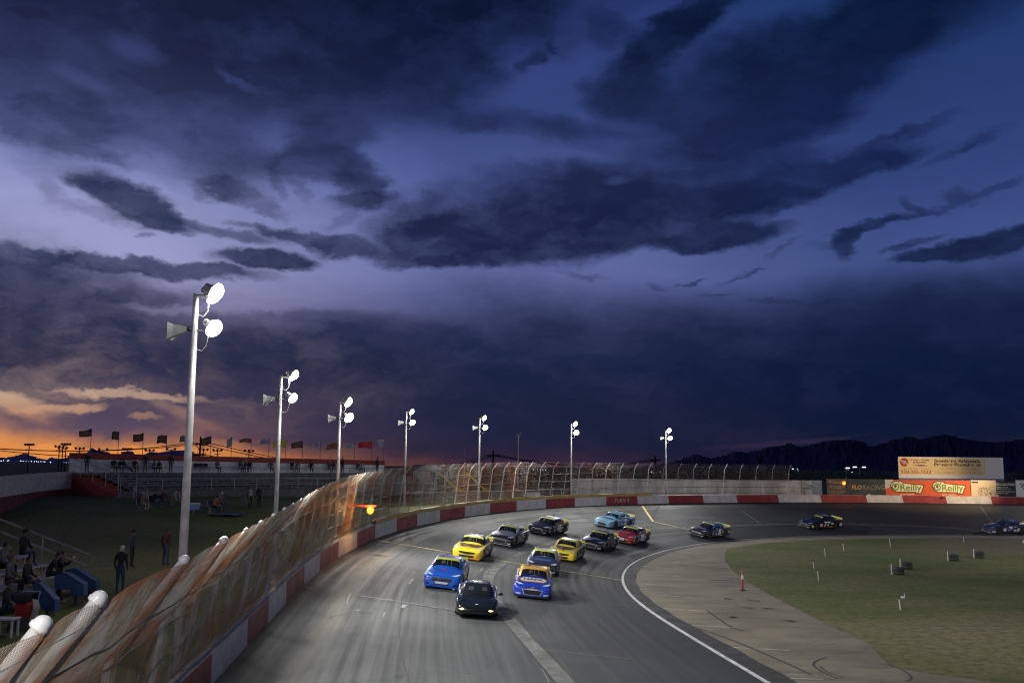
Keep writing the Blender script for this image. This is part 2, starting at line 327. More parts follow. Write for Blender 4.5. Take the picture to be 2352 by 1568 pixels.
# ---- materials for ground
def ground_mat(name, ca, cb, cc, scale, fine, rough=.95, bump=.5):
    m = bpy.data.materials.new(name); m.use_nodes = True; g = NT(m.node_tree); b = g.n['Principled BSDF']
    tc = g.new('ShaderNodeTexCoord').outputs['Object']
    n1 = g.noise(g.mapping(tc, sc=(1, 1.7, 1)), scale, 8, .68); n2 = g.noise(tc, fine, 5, .7); n3 = g.noise(tc, scale * .23, 4, .5)
    c = g.mix(g.mr(n1, .38, .62, 0, 1), ca, cb); c = g.mix(g.mr(n3, .46, .64, 0, .85), c, cc)
    c = g.mix(g.mr(n2, .3, .62, .6, 0), c, (0.02, 0.026, 0.010, 1))
    g.l.new(c, b.inputs['Base Color']); b.inputs['Roughness'].default_value = rough; b.inputs['Specular IOR Level'].default_value = .2
    bp = g.new('ShaderNodeBump'); bp.inputs['Strength'].default_value = bump; bp.inputs['Distance'].default_value = .05
    g.l.new(n2, bp.inputs['Height']); g.l.new(bp.outputs[0], b.inputs['Normal']); return m
grass_m = ground_mat('outer grass', (.085, .115, .025, 1), (.13, .145, .04, 1), (.17, .155, .065, 1), .25, 5, bump=.9)
infield_m = ground_mat('infield grass', (.10, .135, .028, 1), (.17, .165, .06, 1), (.27, .22, .13, 1), .11, 2.2, bump=1)
def asphalt_mat():
    m = bpy.data.materials.new('race asphalt'); m.use_nodes = True; g = NT(m.node_tree); b = g.n['Principled BSDF']
    uv = g.new('ShaderNodeUVMap', uv_map='lane').outputs[0]; tc = g.new('ShaderNodeTexCoord').outputs['Object']
    s1 = g.noise(g.mapping(uv, sc=(.012, .55, 1)), 1.0, 6, .6)      # long streaks of rubber and sealer along the lanes
    s2 = g.noise(g.mapping(uv, sc=(.05, 2.6, 1)), 1.0, 6, .65)
    s3 = g.noise(tc, .16, 6, .6); s4 = g.noise(tc, 1.7, 6, .7); s5 = g.noise(tc, 35, 3, .7)
    c = g.mix(g.mr(s1, .28, .72, 0, 1), (.038, .041, .042, 1), (.062, .067, .067, 1))
    c = g.mix(g.mr(s2, .40, .70, 0, .38), c, (.026, .027, .029, 1))
    c = g.mix(g.mr(s3, .42, .66, 0, .55), c, (.092, .095, .092, 1))
    c = g.mix(g.mr(s4, .55, .78, 0, .28), c, (.15, .15, .14, 1))
    c = g.mix(g.mr(s5, .3, .7, .3, 0), c, (.02, .02, .02, 1))
    sx = g.new('ShaderNodeSeparateXYZ'); g.put(sx.inputs[0], uv)
    n6 = g.noise(g.mapping(uv, sc=(.3, 1.2, 1)), 1.0, 5, .7)
    edge = g.mr(g.math('ADD', sx.outputs[1], g.math('MULTIPLY', n6, .9)), 16.4, 17.2, 0, .85)   # darker along the foot of the wall
    c = g.mix(edge, c, (.02, .019, .017, 1))
    dirt = g.mr(g.math('ABSOLUTE', g.math('SUBTRACT', g.math('ADD', sx.outputs[1], g.math('MULTIPLY', n6, 1.6)), 15.6)), 0, .8, .4, 0)
    c = g.mix(dirt, c, (.19, .175, .13, 1))
    vo = g.new('ShaderNodeTexVoronoi', feature='DISTANCE_TO_EDGE'); g.put(vo.inputs['Vector'], g.mapping(g.vmath('ADD', uv, g.vmath('MULTIPLY', g.noise(tc, .8, 4, .6, True), (2.2, 2.2, 0))), sc=(.055, .16, 1))); vo.inputs['Scale'].default_value = 1.0
    crack = g.mr(vo.outputs[0], 0.0, .0035, .55, 0)
    c = g.mix(crack, c, (.012, .012, .012, 1))
    inner = g.mr(g.math('ADD', sx.outputs[1], g.math('MULTIPLY', s3, 3.0)), 5.5, 9.5, .62, 0)   # darker sealed inside lanes
    c = g.mix(inner, c, (.022, .024, .027, 1))
    far = g.mr(sx.outputs[0], 122, 165, 0, .62)      # darker through the far half of the turn
    c = g.mix(far, c, (.018, .018, .02, 1))
    g.l.new(c, b.inputs['Base Color']); g.l.new(g.mr(s2, .3, .7, .62, .88), b.inputs['Roughness']); b.inputs['Specular IOR Level'].default_value = .35
    bp = g.new('ShaderNodeBump'); bp.inputs['Strength'].default_value = .35; bp.inputs['Distance'].default_value = .02
    g.l.new(s5, bp.inputs['Height']); g.l.new(bp.outputs[0], b.inputs['Normal']); return m
asph_m = asphalt_mat()
white_line = mat('white road paint', (.62, .62, .58), .7, var=.3, vscale=2.5)
yellow_line = mat('yellow road paint', (.80, .62, .14), .7, var=.35, vscale=3)
faint_line = mat('worn white paint', (.48, .46, .38), .8, var=.45, vscale=3)
seam_m = mat('grey seam patch', (.105, .108, .098), .85, var=.35, vscale=1.2)
faint_scuff = mat('pale scuffed asphalt', (.13, .13, .12), .85, var=.5, vscale=4)
faint_scuff2 = mat('worn pale paint', (.20, .20, .185), .85, var=.6, vscale=6)
dark_seam = mat('black tar', (.012, .012, .013), .7)
edge_dark = mat('edge asphalt', (.03, .03, .031), .85, var=.4, vscale=.8)

# ---- track sheet
def track_point(i, v, dz=0.0):
    p = WI[i] * (1 - v) + WO[i] * v; return Vector((p[0], p[1], WB[i] * v + dz))
def make_track():
    nv = 10; N = len(WO); vs = []; uvs = []
    for i in range(N):
        w = np.hypot(*(WO[i] - WI[i]))
        for j in range(nv + 1):
            v = j / nv * 1.012; vs.append(track_point(i, v)); uvs.append((WS[i], v * 17.0))
    fs = [(i * (nv + 1) + j + 1, i * (nv + 1) + j, (i + 1) * (nv + 1) + j, (i + 1) * (nv + 1) + j + 1) for i in range(N - 1) for j in range(nv)]
    me = bpy.data.meshes.new('race_track'); me.from_pydata(vs, [], fs); me.update(); me.materials.append(asph_m)
    ul = me.uv_layers.new(name='lane')
    li = np.zeros(len(me.loops), dtype=np.int32); me.loops.foreach_get('vertex_index', li)
    ul.data.foreach_set('uv', np.array(uvs, dtype=np.float32)[li].ravel())
    me.polygons.foreach_set('use_smooth', [True] * len(me.polygons))
    return struct(link('race_track', me))
make_track()
# ---- infield sheet, apron
def fan_sheet(name, loop, c, z, m):
    n = len(loop); vs = [(p[0], p[1], z) for p in loop] + [(c[0], c[1], z)]
    me = bpy.data.meshes.new(name); me.from_pydata(vs, [], [(i, (i + 1) % n, n) for i in range(n)]); me.update(); me.materials.append(m)
    return struct(link(name, me))
loop = [tuple(p) for p in IN[::6]]
fan_sheet('infield', loop, (54, 55), -0.012, infield_m)
def grad_strip(name, offs, z, m, i0=0, i1=None, step=4):
    # strips on the inside of the inner line
    t = np.gradient(IN, axis=0); t /= np.hypot(*t.T)[:, None]; n = np.c_[t[:, 1], -t[:, 0]]
    idx = list(range(i0, i1 or len(IN), step)); vs = []
    for i in idx:
        for o in offs: 
            oo = o(i) if callable(o) else o
            vs.append((IN[i, 0] + n[i, 0] * oo, IN[i, 1] + n[i, 1] * oo, z))
    k = len(offs); fs = [(a * k + j, a * k + j + 1, (a + 1) * k + j + 1, (a + 1) * k + j) for a in range(len(idx) - 1) for j in range(k - 1)]
    me = bpy.data.meshes.new(name); me.from_pydata(vs, [], fs); me.update(); me.materials.append(m); return struct(link(name, me))
def apron_mat():
    m = bpy.data.materials.new('tan apron'); m.use_nodes = True; g = NT(m.node_tree); b = g.n['Principled BSDF']
    tc = g.new('ShaderNodeTexCoord').outputs['Object']
    a = g.noise(tc, .3, 6, .6); f = g.noise(tc, 14, 5, .75); d = g.noise(g.mapping(tc, sc=(.25, .9, 1)), 1.0, 6, .6)
    c = g.mix(g.mr(a, .35, .65, 0, 1), (.19, .165, .105, 1), (.275, .238, .155, 1)); c = g.mix(g.mr(d, .5, .68, 0, .5), c, (.075, .072, .055, 1))
    c = g.mix(g.mr(f, .3, .7, .38, 0), c, (.03, .03, .025, 1))
    vo = g.new('ShaderNodeTexVoronoi', feature='DISTANCE_TO_EDGE'); g.put(vo.inputs['Vector'], g.mapping(g.vmath('ADD', tc, g.vmath('MULTIPLY', g.noise(tc, .9, 4, .6, True), (2, 2, 0))), sc=(.14, .2, 1))); vo.inputs['Scale'].default_value = 1.0
    c = g.mix(g.mr(vo.outputs[0], 0, .004, .7, 0), c, (.03, .03, .02, 1))
    g.l.new(c, b.inputs['Base Color']); b.inputs['Roughness'].default_value = .9
    bp = g.new('ShaderNodeBump'); bp.inputs['Strength'].default_value = .4; bp.inputs['Distance'].default_value = .02
    g.l.new(f, bp.inputs['Height']); g.l.new(bp.outputs[0], b.inputs['Normal']); return m
apron_m = apron_mat()
# apron: bounded on the field side by the grass edge measured in the photo
gpx = [(2352, 1560), (2235, 1560), (2050, 1500), (1960, 1460), (1890, 1428), (1840, 1400), (1760, 1360), (1710, 1330), (1672, 1295), (1665, 1268), (1690, 1256), (1760, 1247), (1850, 1241), (1980, 1237), (2150, 1235), (2352, 1236)]
gp = [on_z(x, y, 0) for x, y in gpx]
gp = [(46, 8), (38, 20)] + [(p.x, p.y) for p in gp[1:]] + [(70, 105.5), (86, 96), (91, 80), (92, 60), (91, -22)]
gp2 = catmull(gp, 10)
rr = random.Random(3)
ap_in = [tuple(p) for p in IN[::6]]
ap = [(p[0] + rr.uniform(-.12, .12), p[1] + rr.uniform(-.12, .12)) for p in gp2]
def bridge_sheet(name, A, B, z, m, n=4):
    A, _ = resample(np.array(A, float), 1.0); B0, _ = resample(np.array(B, float), .3)
    near = np.maximum.accumulate(np.array([int(np.argmin(np.hypot(*(B0 - p).T))) for p in A])); B = B0[near]
    k = len(A); vs = []
    for i in range(k):
        for j in range(n + 1): p = A[i] * (1 - j / n) + B[i] * j / n; vs.append((p[0], p[1], z))
    fs = [(i * (n + 1) + j, i * (n + 1) + j + 1, (i + 1) * (n + 1) + j + 1, (i + 1) * (n + 1) + j) for i in range(k - 1) for j in range(n)]
    me = bpy.data.meshes.new(name); me.from_pydata(vs, [], fs); me.update(); me.materials.append(m); return struct(link(name, me))
bridge_sheet('apron', [(p[0], p[1]) for p in IN[::4]], [(60, -22), (50, 0)] + ap, -0.004, apron_m)
grad_strip('track_edge', [-.35, lambda i: .85 + .10 * math.sin(i * .035) + .04 * math.sin(i * .31), ], 0.006, edge_dark)
grad_strip('inner_line', [-.16, .04], 0.014, white_line)
# ground outside the oval: one sheet out to the horizon
def make_ground():
    offs = [.22, .6, 1.2, 2.2, 4, 7, 11, 16, 23, 32, 44, 60, 85, 120, 180, 300, 600, 1500, 4000, 12000, 30000]
    # outer loop closed behind the camera
    st = list(range(0, len(WO), 4)); base = [(WO[i], WN[i], WB[i]) for i in st]
    a, b = WO[-1], WO[0]; th = np.linspace(0, math.pi, 30)[1:-1]
    cx, cy = (a + b) / 2; rx = abs(a[0] - b[0]) / 2
    for t in th: base.append((np.array((cx + rx * math.cos(t), cy - rx * .8 * math.sin(t))), np.array((math.cos(t), -math.sin(t))), .3))
    n = len(base); vs = []
    for (p, nn, bz) in base:
        for o in offs:
            q = p + nn * o; z = zt(q[0], q[1])
            if o < 4: z = (bz + .86) * (1 - sm(.6, 4, o)) + min(z, bz + 3) * sm(.6, 4, o)
            vs.append((q[0], q[1], z + (rr.uniform(-.03, .03) if 1 < o < 60 else 0)))
    k = len(offs); fs = [((i) * k + j + 1, i * k + j, ((i + 1) % n) * k + j, ((i + 1) % n) * k + j + 1) for i in range(n) for j in range(k - 1)]
    me = bpy.data.meshes.new('ground'); me.from_pydata(vs, [], fs); me.update(); me.materials.append(grass_m)
    me.polygons.foreach_set('use_smooth', [True] * len(me.polygons)); return struct(link('ground', me))
make_ground()

# ---- painted marks on the track (thin sheets above the asphalt)
def strip_on_track(name, pts, w, m, dz=.006, n=24, kind=True):
    pts = [Vector((p[0], p[1], 0)) for p in pts]; P = []
    for a, b in zip(pts[:-1], pts[1:]):
        P += [a.lerp(b, t / n) for t in range(n)]
    P.append(pts[-1]); vs = []
    for i, p in enumerate(P):
        t = (P[min(i + 1, len(P) - 1)] - P[max(i - 1, 0)]).normalized(); nn = Vector((-t.y, t.x, 0))
        ww = w * (1 + .06 * math.sin(i * .37))
        for sgn in (-1, 1):
            q = p + nn * (sgn * ww / 2); vs.append((q.x, q.y, track_z(q.x, q.y) + dz))
    fs = [(2 * i, 2 * i + 2, 2 * i + 3, 2 * i + 1) for i in range(len(P) - 1)]
    me = bpy.data.meshes.new(name); me.from_pydata(vs, [], fs); me.update(); me.materials.append(m); o = link(name, me)
    return struct(o)
def on_track(px, py):
    z = 1.0
    for _ in range(25): p = on_z(px, py, z); z = .5 * z + .5 * track_z(p.x, p.y)
    return p
T_ = on_track
strip_on_track('track_line', [T_(867, 1240), T_(1150, 1287), T_(1430, 1332)], .16, yellow_line)
strip_on_track('track_line', [T_(1380, 1162.5), T_(1500, 1197), T_(1652, 1231)], .22, yellow_line)
seam = [(1300, 1567), (1240, 1500), (1195, 1450), (1150, 1395), (1125, 1352), (1122, 1325), (1145, 1299), (1200, 1268), (1290, 1240), (1400, 1219), (1530, 1212), (1700, 1206), (1900, 1202), (2150, 1203), (2352, 1206)]
sp = catmull([tuple(T_(x, y)[:2]) for x, y in seam], 5)
strip_on_track('track_seam', [tuple(p) for p in sp], .62, seam_m, .006, 2)
strip_on_track('track_seam', [(p[0] + .36, p[1] - .1) for p in sp], .045, dark_seam, .010, 2)
strip_on_track('track_seam', [(p[0] - .36, p[1] + .1) for p in sp], .045, dark_seam, .010, 2)
for a in [[(795, 1364), (900, 1378), (1050, 1402)], [(640, 1338), (720, 1352)]]:
    strip_on_track('track_seam', [T_(*q) for q in a], .22, faint_scuff, .006, 8)
for a in [[(895, 1304), (1000, 1322)], [(1240, 1490), (1330, 1500), (1450, 1512)], [(1130, 1350), (1280, 1372), (1470, 1392)]]:
    strip_on_track('track_seam', [T_(*q) for q in a], .10, faint_scuff, .006, 8)
crk = [[(1000, 1290), (985, 1303), (960, 1318), (940, 1345), (925, 1372), (921, 1400)], [(925, 1372), (918, 1440), (925, 1500), (940, 1567)], [(1130, 1352), (1118, 1330), (1122, 1312), (1150, 1290), (1190, 1268)], [(1345, 1350), (1340, 1372), (1352, 1404)], [(1060, 1262), (1040, 1270), (1020, 1283)]]
for a in crk:
    q = catmull([tuple(T_(*b)[:2]) for b in a], 4); q = [(p[0] + rr.uniform(-.05, .05), p[1] + rr.uniform(-.08, .08)) for p in q]
    strip_on_track('track_crack', q, .05, dark_seam, .008, 2)
for a, w in [([(1208, 1450), (1225, 1475), (1232, 1490)], .12), ([(1245, 1535), (1262, 1567)], .06), ([(1108, 1303), (1102, 1312)], .12), ([(880, 1415), (884, 1405)], .1), ([(797, 1385), (799, 1375), (805, 1362)], .12), ([(820, 1402), (826, 1398)], .2), ([(1000, 1290), (1040, 1296)], .12),
             ([(940, 1340), (950, 1328)], .25), ([(924, 1396), (930, 1388)], .4), ([(1642, 1346), (1672, 1342)], .1), ([(1650, 1350), (1668, 1347)], .05), ([(1700, 1180), (1745, 1200)], .3), ([(2245, 1190), (2300, 1205)], .2), ([(1980, 1205), (2080, 1222)], .2), ([(1560, 1185), (1640, 1190)], .3)]:
    strip_on_track('paint_scuff', [T_(*q) for q in a], w * .5, faint_scuff2, .008, 6)
# stall lines and tyre marks on the apron
def flat_strip(name, pts, w, m, z):
    P = [Vector((p[0], p[1], 0)) for p in pts]; vs = []
    for i, p in enumerate(P):
        t = (P[min(i + 1, len(P) - 1)] - P[max(i - 1, 0)]).normalized(); nn = Vector((-t.y, t.x, 0))
        vs += [tuple(p + nn * w / 2 + Vector((0, 0, z))), tuple(p - nn * w / 2 + Vector((0, 0, z)))]
    me = bpy.data.meshes.new(name); me.from_pydata(vs, [], [(2 * i, 2 * i + 1, 2 * i + 3, 2 * i + 2) for i in range(len(P) - 1)]); me.update(); me.materials.append(m)
    return struct(link(name, me))
G_ = lambda x, y: tuple(on_z(x, y, 0)[:2])
# zoom 6 pixels -> frame pixels
z6 = lambda x, y: ((1560 + x / 2.352) * .91875, (1300 + y / 2.352) * .91875)
for a, b in [((262, 205), (395, 216)), ((300, 183), (400, 190)), ((160, 236), (330, 248)), ((105, 268), (280, 284)), ((100, 318), (322, 330)), ((100, 372), (330, 388)), ((150, 435), (402, 454)), ((230, 517), (500, 535)), ((335, 612), (655, 630)), ((530, 741), (972, 764)), ((830, 920), (1170, 935))]:
    flat_strip('stall_line', [G_(*z6(*a)), G_(*z6((a[0] + b[0]) / 2, (a[1] + b[1]) / 2 - .5)), G_(*z6(*b))], .12, faint_line, .003)
flat_strip('stall_line', [G_(*z6(830, 915)), G_(*z6(1000, 905)), G_(*z6(1170, 915))], .5, mat('pale concrete patch', (.2, .19, .15), .9, var=.3), .0015)
tyre_m = mat('tyre mark', (.045, .045, .035), .9, var=.4, vscale=5)
for pl, w in [([(1190, 805), (1130, 825), (1115, 850), (1150, 880), (1200, 905), (1260, 930)], .09), ([(1150, 855), (1190, 885), (1290, 925)], .07), ([(300, 590), (600, 690), (900, 815), (1100, 905)], .12), ([(480, 525), (620, 620), (700, 650)], .1), ([(1500, 840), (1620, 870), (1690, 920), (1660, 945)], .08)]:
    q = catmull([G_(*z6(*p)) for p in pl], 6); flat_strip('tyre_mark', [tuple(p) for p in q], w, tyre_m, .003)
grass_tuft = mat('weeds in the joints', (.03, .045, .012), .95, var=.5, vscale=3)
for a, b in [((420, 245), (560, 256)), ((480, 276), (610, 283)), ((330, 266), (375, 269)), ((505, 352), (640, 352)), ((590, 458), (630, 464)), ((735, 470), (790, 474)), ((820, 515), (880, 521)), ((940, 590), (1010, 592)), ((700, 512), (760, 516)), ((620, 566), (660, 570))]:
    A, B = G_(*z6(*a)), G_(*z6(*b)); n = 10
    flat_strip('weed_strip', [(A[0] + (B[0] - A[0]) * k / n, A[1] + (B[1] - A[1]) * k / n + rr.uniform(-.15, .15)) for k in range(n + 1)], .22, grass_tuft, .0035)

# ------------------------------------------------------------------ race wall with painted blocks
BND = [(564, 1562), (615, 1451), (656, 1396), (698, 1347), (734, 1312), (777, 1279.6), (820, 1257), (861.5, 1237), (910.5, 1219), (958, 1208), (1010.5, 1197), (1067.4, 1186.7), (1125.5, 1179), (1186.6, 1172), (1254, 1166.7), (1320.5, 1162.5), (1392.7, 1160.5), (1465.4, 1158), (1538, 1155.7), (1618, 1154), (1695.5, 1154), (1791, 1154), (1888.6, 1154), (1994, 1154.4), (2077, 1155.6), (2177.6, 1156.8), (2281, 1158)]
BS = [s_of_px(*b) for b in BND]
while BS[0] > 6: BS.insert(0, BS[0] - 5.3)
n0 = len(BS) - len(BND)
while BS[-1] < WS[-1] - 6: BS.append(BS[-1] + 5.6)
red_m = mat('dark red wall paint', (.27, .022, .028), .6, var=.2, vscale=1.2)
whit_m = mat('white wall paint', (.56, .53, .52), .6, var=.16, vscale=1.5)
cap_m = mat('grey concrete cap', (.40, .39, .35), .8, var=.2, vscale=2)
ycap_m = mat('yellow painted cap', (.50, .30, .03), .6, var=.2, vscale=2)
WALL_H = 0.95
def make_wall():
    m = MB(); mats = [red_m, whit_m, cap_m]
    sh = lambda s: 0.0 if s < BS[n0 + 16] - 1 else min(.3, (s - BS[n0 + 16]) * .02 + .02)
    for k in range(len(BS) - 1):
        red = ((k - n0) % 2 == 0)
        a, b = BS[k], BS[k + 1]; n = 10
        for j in range(n):
            s0 = a + (b - a) * j / n; s1 = a + (b - a) * (j + 1) / n; t0, t1 = s0 - sh(s0), s1 - sh(s1)
            q = [wall_pt(s0, 0, -.3), wall_pt(s1, 0, -.3), wall_pt(t1, 0, WALL_H - .02), wall_pt(t0, 0, WALL_H - .02)]
            m.add([q[0], q[3], q[2], q[1]], [(0, 1, 2, 3)], 0 if red else 1)
            c = [wall_pt(t0, 0, WALL_H - .02), wall_pt(t1, 0, WALL_H - .02), wall_pt(t1, .03, WALL_H), wall_pt(t0, .03, WALL_H), wall_pt(t1, .34, WALL_H), wall_pt(t0, .34, WALL_H), wall_pt(t1, .34, -.3), wall_pt(t0, .34, -.3)]
            m.add(c, [(0, 3, 2, 1), (3, 5, 4, 2), (5, 7, 6, 4)], 2)
    o = m.build('race_wall', mats); tag(o, 'long low concrete wall painted in red and white blocks round the turn', 'wall')
    # yellow board on top of the far half
    y = MB(); s0, s1 = s_of_px(866, 1237), s_of_px(1500, 1157); n = 90
    for j in range(n):
        a = s0 + (s1 - s0) * j / n; b = s0 + (s1 - s0) * (j + 1) / n
        P = [wall_pt(a, .1, WALL_H + .003), wall_pt(b, .1, WALL_H + .003), wall_pt(b, .1, WALL_H + .25), wall_pt(a, .1, WALL_H + .25), wall_pt(b, .42, WALL_H + .25), wall_pt(a, .42, WALL_H + .25), wall_pt(b, .42, WALL_H - .2), wall_pt(a, .42, WALL_H - .2)]
        y.add(P, [(0, 3, 2, 1)], 0); y.add(P, [(3, 5, 4, 2), (5, 7, 6, 4)], 1)
    y.build('yellow_cap', [ycap_m, cap_m], o)
    # TURN 4
    vs, fs = text_mesh('TURN 4', .62, .004, shear=.2, space=1.25, bold=.01)
    sc = (BS[n0 + 16] + BS[n0 + 17]) / 2
    tv = [wall_pt(sc - sh(sc) + v.x, -.012 - max(v.z, 0), .47 + v.y) for v in vs]
    MB().add(tv, fs).build('lettering', mat('chalk white paint', (.45, .42, .40), .7), o)
    return o
wall_o = make_wall()

# ------------------------------------------------------------------ catch fence
def wire_mat(name):
    m = bpy.data.materials.new(name); m.use_nodes = True; g = NT(m.node_tree); b = g.n['Principled BSDF']
    tc = g.new('ShaderNodeTexCoord').outputs['Object']
    n = g.noise(g.mapping(tc, sc=(1.1, .22, .35)), 1.0, 6, .6); n2 = g.noise(tc, 3, 5, .6); n3 = g.noise(g.mapping(tc, sc=(.9, .5, .12)), 1.0, 3, .5)
    c = g.mix(g.mr(n2, .35, .65, 0, 1), (.30, .245, .17, 1), (.54, .48, .37, 1))
    c = g.mix(g.mr(n3, .53, .60, 0, .5), c, (.62, .62, .60, 1))
    c = g.mix(g.mr(n, .45, .60, 0, .88), c, (.40, .15, .045, 1))       # rust in broad patches
    g.l.new(c, b.inputs['Base Color']); b.inputs['Metallic'].default_value = .25; b.inputs['Roughness'].default_value = .5
    return m
wire_m = wire_mat('galvanised wire with rust')
post_m = mat('white painted steel', (.62, .61, .58), .4, var=.18, vscale=3)
gpost_m = mat('galvanised post', (.40, .39, .37), .45, .5, var=.25, vscale=3)
cable_m = mat('dark steel cable', (.06, .05, .045), .5, .4)
def profile(h, s):              # inward lean (metres towards the track) at height h above the wall top; the near posts lean over sooner
    t = np.clip((np.asarray(s) - s_at(22)) / (s_at(55) - s_at(22)), 0, 1); hk = 1.9 + 1.2 * t; k = .74 + .11 * t
    return np.where(h < hk, h * .14, hk * .14 + (h - hk) * k)
FH = 3.7
def fence_pt(s, h, bulge=0.0):
    return wall_pt(s, .22 - float(profile(h, s)) - bulge, WALL_H + h)
s_at = lambda y: float(np.interp(y, WO[:_apex, 1], WS[:_apex]))
ps = [s_at(3.2), s_at(7.8), s_at(13.0), s_at(15.3), s_at(20.6), s_at(24.6), s_at(27.4), s_at(29.8)]
s_end = s_of_px(1782, 1150)
while ps[-1] < s_end: ps.append(ps[-1] + 2.45)
def make_fence():
    root = empty('catch_fence', fence_pt(ps[0], 0)); inv = -root.location
    for k, s in enumerate(ps):
        r = .10 if k < 4 else (.085 if k < 6 else .045 if k < 14 else .036)
        m = MB(); m.tube([fence_pt(s, h, -(.02 + r)) + inv for h in (-.6, 0, 1.2, 1.75, 1.95, 2.1, 2.9, 3.08, 3.25, FH + .05)], r, 12 if k < 8 else 8)
        o = m.build('post', post_m if k < 6 or k % 5 == 0 else gpost_m, root, smooth=True)
        if k < 10:
            t = (fence_pt(s, FH) - fence_pt(s, FH - .4)).normalized(); Mt = Matrix.Translation(fence_pt(s, FH + .06, -(.02 + r)) + inv) @ t.to_track_quat('Z', 'Y').to_matrix().to_4x4()
            q = r * (1.3 if k < 4 else 1.15); pr = [(q * 1.02, -.07), (q * 1.15, -.065), (q * 1.15, -.02), (q, 0)] + [(q * math.cos(a), q * math.sin(a)) for a in np.linspace(.15, 1.5, 7)]
            MB().lathe(pr, 16, Mt).build('post_cap', mat('white cap paint', (.75, .74, .72), .35), o, smooth=True)
    for h in (.25, .95, 1.75, 2.5):
        S_ = np.arange(ps[0], ps[-1] + 0.1, .6); m = MB()
        m.tube([fence_pt(s, h, .06 + .03 * math.sin(s * 2.2 + h)) + inv + Vector((0, 0, -.05 * math.sin(s * .8 + h * 3) * math.sin(s * .31))) for s in S_], (.028 if h < 2 else .034), 5)
        m.build('cable', cable_m, root, smooth=True)
    m = MB(); m.tube([fence_pt(s, 3.35, .02) + inv for s in np.arange(ps[0], ps[-1], .5)], .007, 4); m.build('cable', gpost_m, root)
    m = MB()                    # stays at the far end
    for h in (FH - .05, 2.6, 1.8, 1.0, .5): m.tube([fence_pt(ps[-1], h) + inv, wall_pt(ps[-1] + 8.5, .2, WALL_H + .02) + inv], .014, 5)
    m.build('guy_wire', cable_m, root)
    # woven wire, real wires: two zigzag families drawn as three-sided tubes
    def mesh_wires(name, s0, s1, cell, r):
        nS = int((s1 - s0) / (cell / 2)); nH = int(FH / (cell / 2)); nH -= nH % 2
        sv = np.linspace(s0, s1, nS + 1); hv = np.linspace(0.02, FH, nH + 1)
        px, py = np.interp(sv, WS, WO[:, 0]), np.interp(sv, WS, WO[:, 1]); nx, ny = np.interp(sv, WS, WN[:, 0]), np.interp(sv, WS, WN[:, 1]); bz = np.interp(sv, WS, WB)
        tx, ty = ny, -nx
        ph = profile(hv[None, :], sv[:, None])
        psn = np.array(ps); k = np.clip(np.searchsorted(psn, sv) - 1, 0, len(psn) - 2); fr = np.clip((sv - psn[k]) / (psn[k + 1] - psn[k]), 0, 1)
        sag = (4 * fr * (1 - fr))                        # the mesh bellies between posts and folds over at the top
        H = hv[None, :] / FH
        wob = .012 * np.sin(sv[:, None] * 3.1 + hv[None, :] * 1.3) * H + .02 * np.sin(sv[:, None] * 1.05 + 2 * hv[None, :]) * np.sin(hv[None, :] * .85)
        off = .22 - ph - .10 * sag[:, None] * np.sin(np.pi * np.minimum(H * 1.0, 1)) + .12 * sag[:, None] * H ** 4 + wob - .045
        dz = WALL_H + hv[None, :] + (.05 * sag[:, None] * H ** 6)
        G = np.stack([px[:, None] + nx[:, None] * off, py[:, None] + ny[:, None] * off, bz[:, None] + dz], -1) + np.array(inv)
        I, J = np.meshgrid(np.arange(nS), np.arange(nH), indexing='ij'); ev = ((I + J) % 2 == 0)
        A = np.where(ev[..., None], G[:-1, :-1], G[1:, :-1]).reshape(-1, 3); B = np.where(ev[..., None], G[1:, 1:], G[:-1, 1:]).reshape(-1, 3)
        T = B - A; L = np.linalg.norm(T, axis=1, keepdims=True); T /= L
        Nn = np.stack([np.repeat(nx[:-1], nH), np.repeat(ny[:-1], nH), np.zeros(nS * nH)], -1)
        U = Nn - T * (Nn * T).sum(1, keepdims=True); U /= np.linalg.norm(U, axis=1, keepdims=True); V = np.cross(T, U)
        rings = []
        for P in (A, B):
            for a in (0, 2.0944, 4.18879): rings.append(P + (U * math.cos(a) + V * math.sin(a)) * r)
        Vt = np.stack(rings, 1).reshape(-1, 3); n = len(A); b6 = np.arange(n)[:, None] * 6
        q = np.array([[0, 1, 4, 3], [1, 2, 5, 4], [2, 0, 3, 5]]); F = (b6[:, None, :] + q[None]).reshape(-1)
        me = bpy.data.meshes.new(name); me.vertices.add(len(Vt)); me.vertices.foreach_set('co', Vt.astype(np.float32).ravel())
        me.loops.add(len(F)); me.loops.foreach_set('vertex_index', F.astype(np.int32)); npoly = len(F) // 4
        me.polygons.add(npoly); me.polygons.foreach_set('loop_start', np.arange(npoly, dtype=np.int32) * 4)
        me.update(calc_edges=True); me.materials.append(wire_m)
        print('wires', name, n); return link(name, me, root)
    mesh_wires('wire_mesh', ps[0], s_at(40), .09, .0050)
    mesh_wires('wire_mesh', s_at(40), s_at(80), .12, .0048)
    mesh_wires('wire_mesh', s_at(80), ps[-1], .16, .0034)
    tag(root, 'tall curved catch fence of rusty chain link on top of the red and white wall', 'fence')
make_fence()
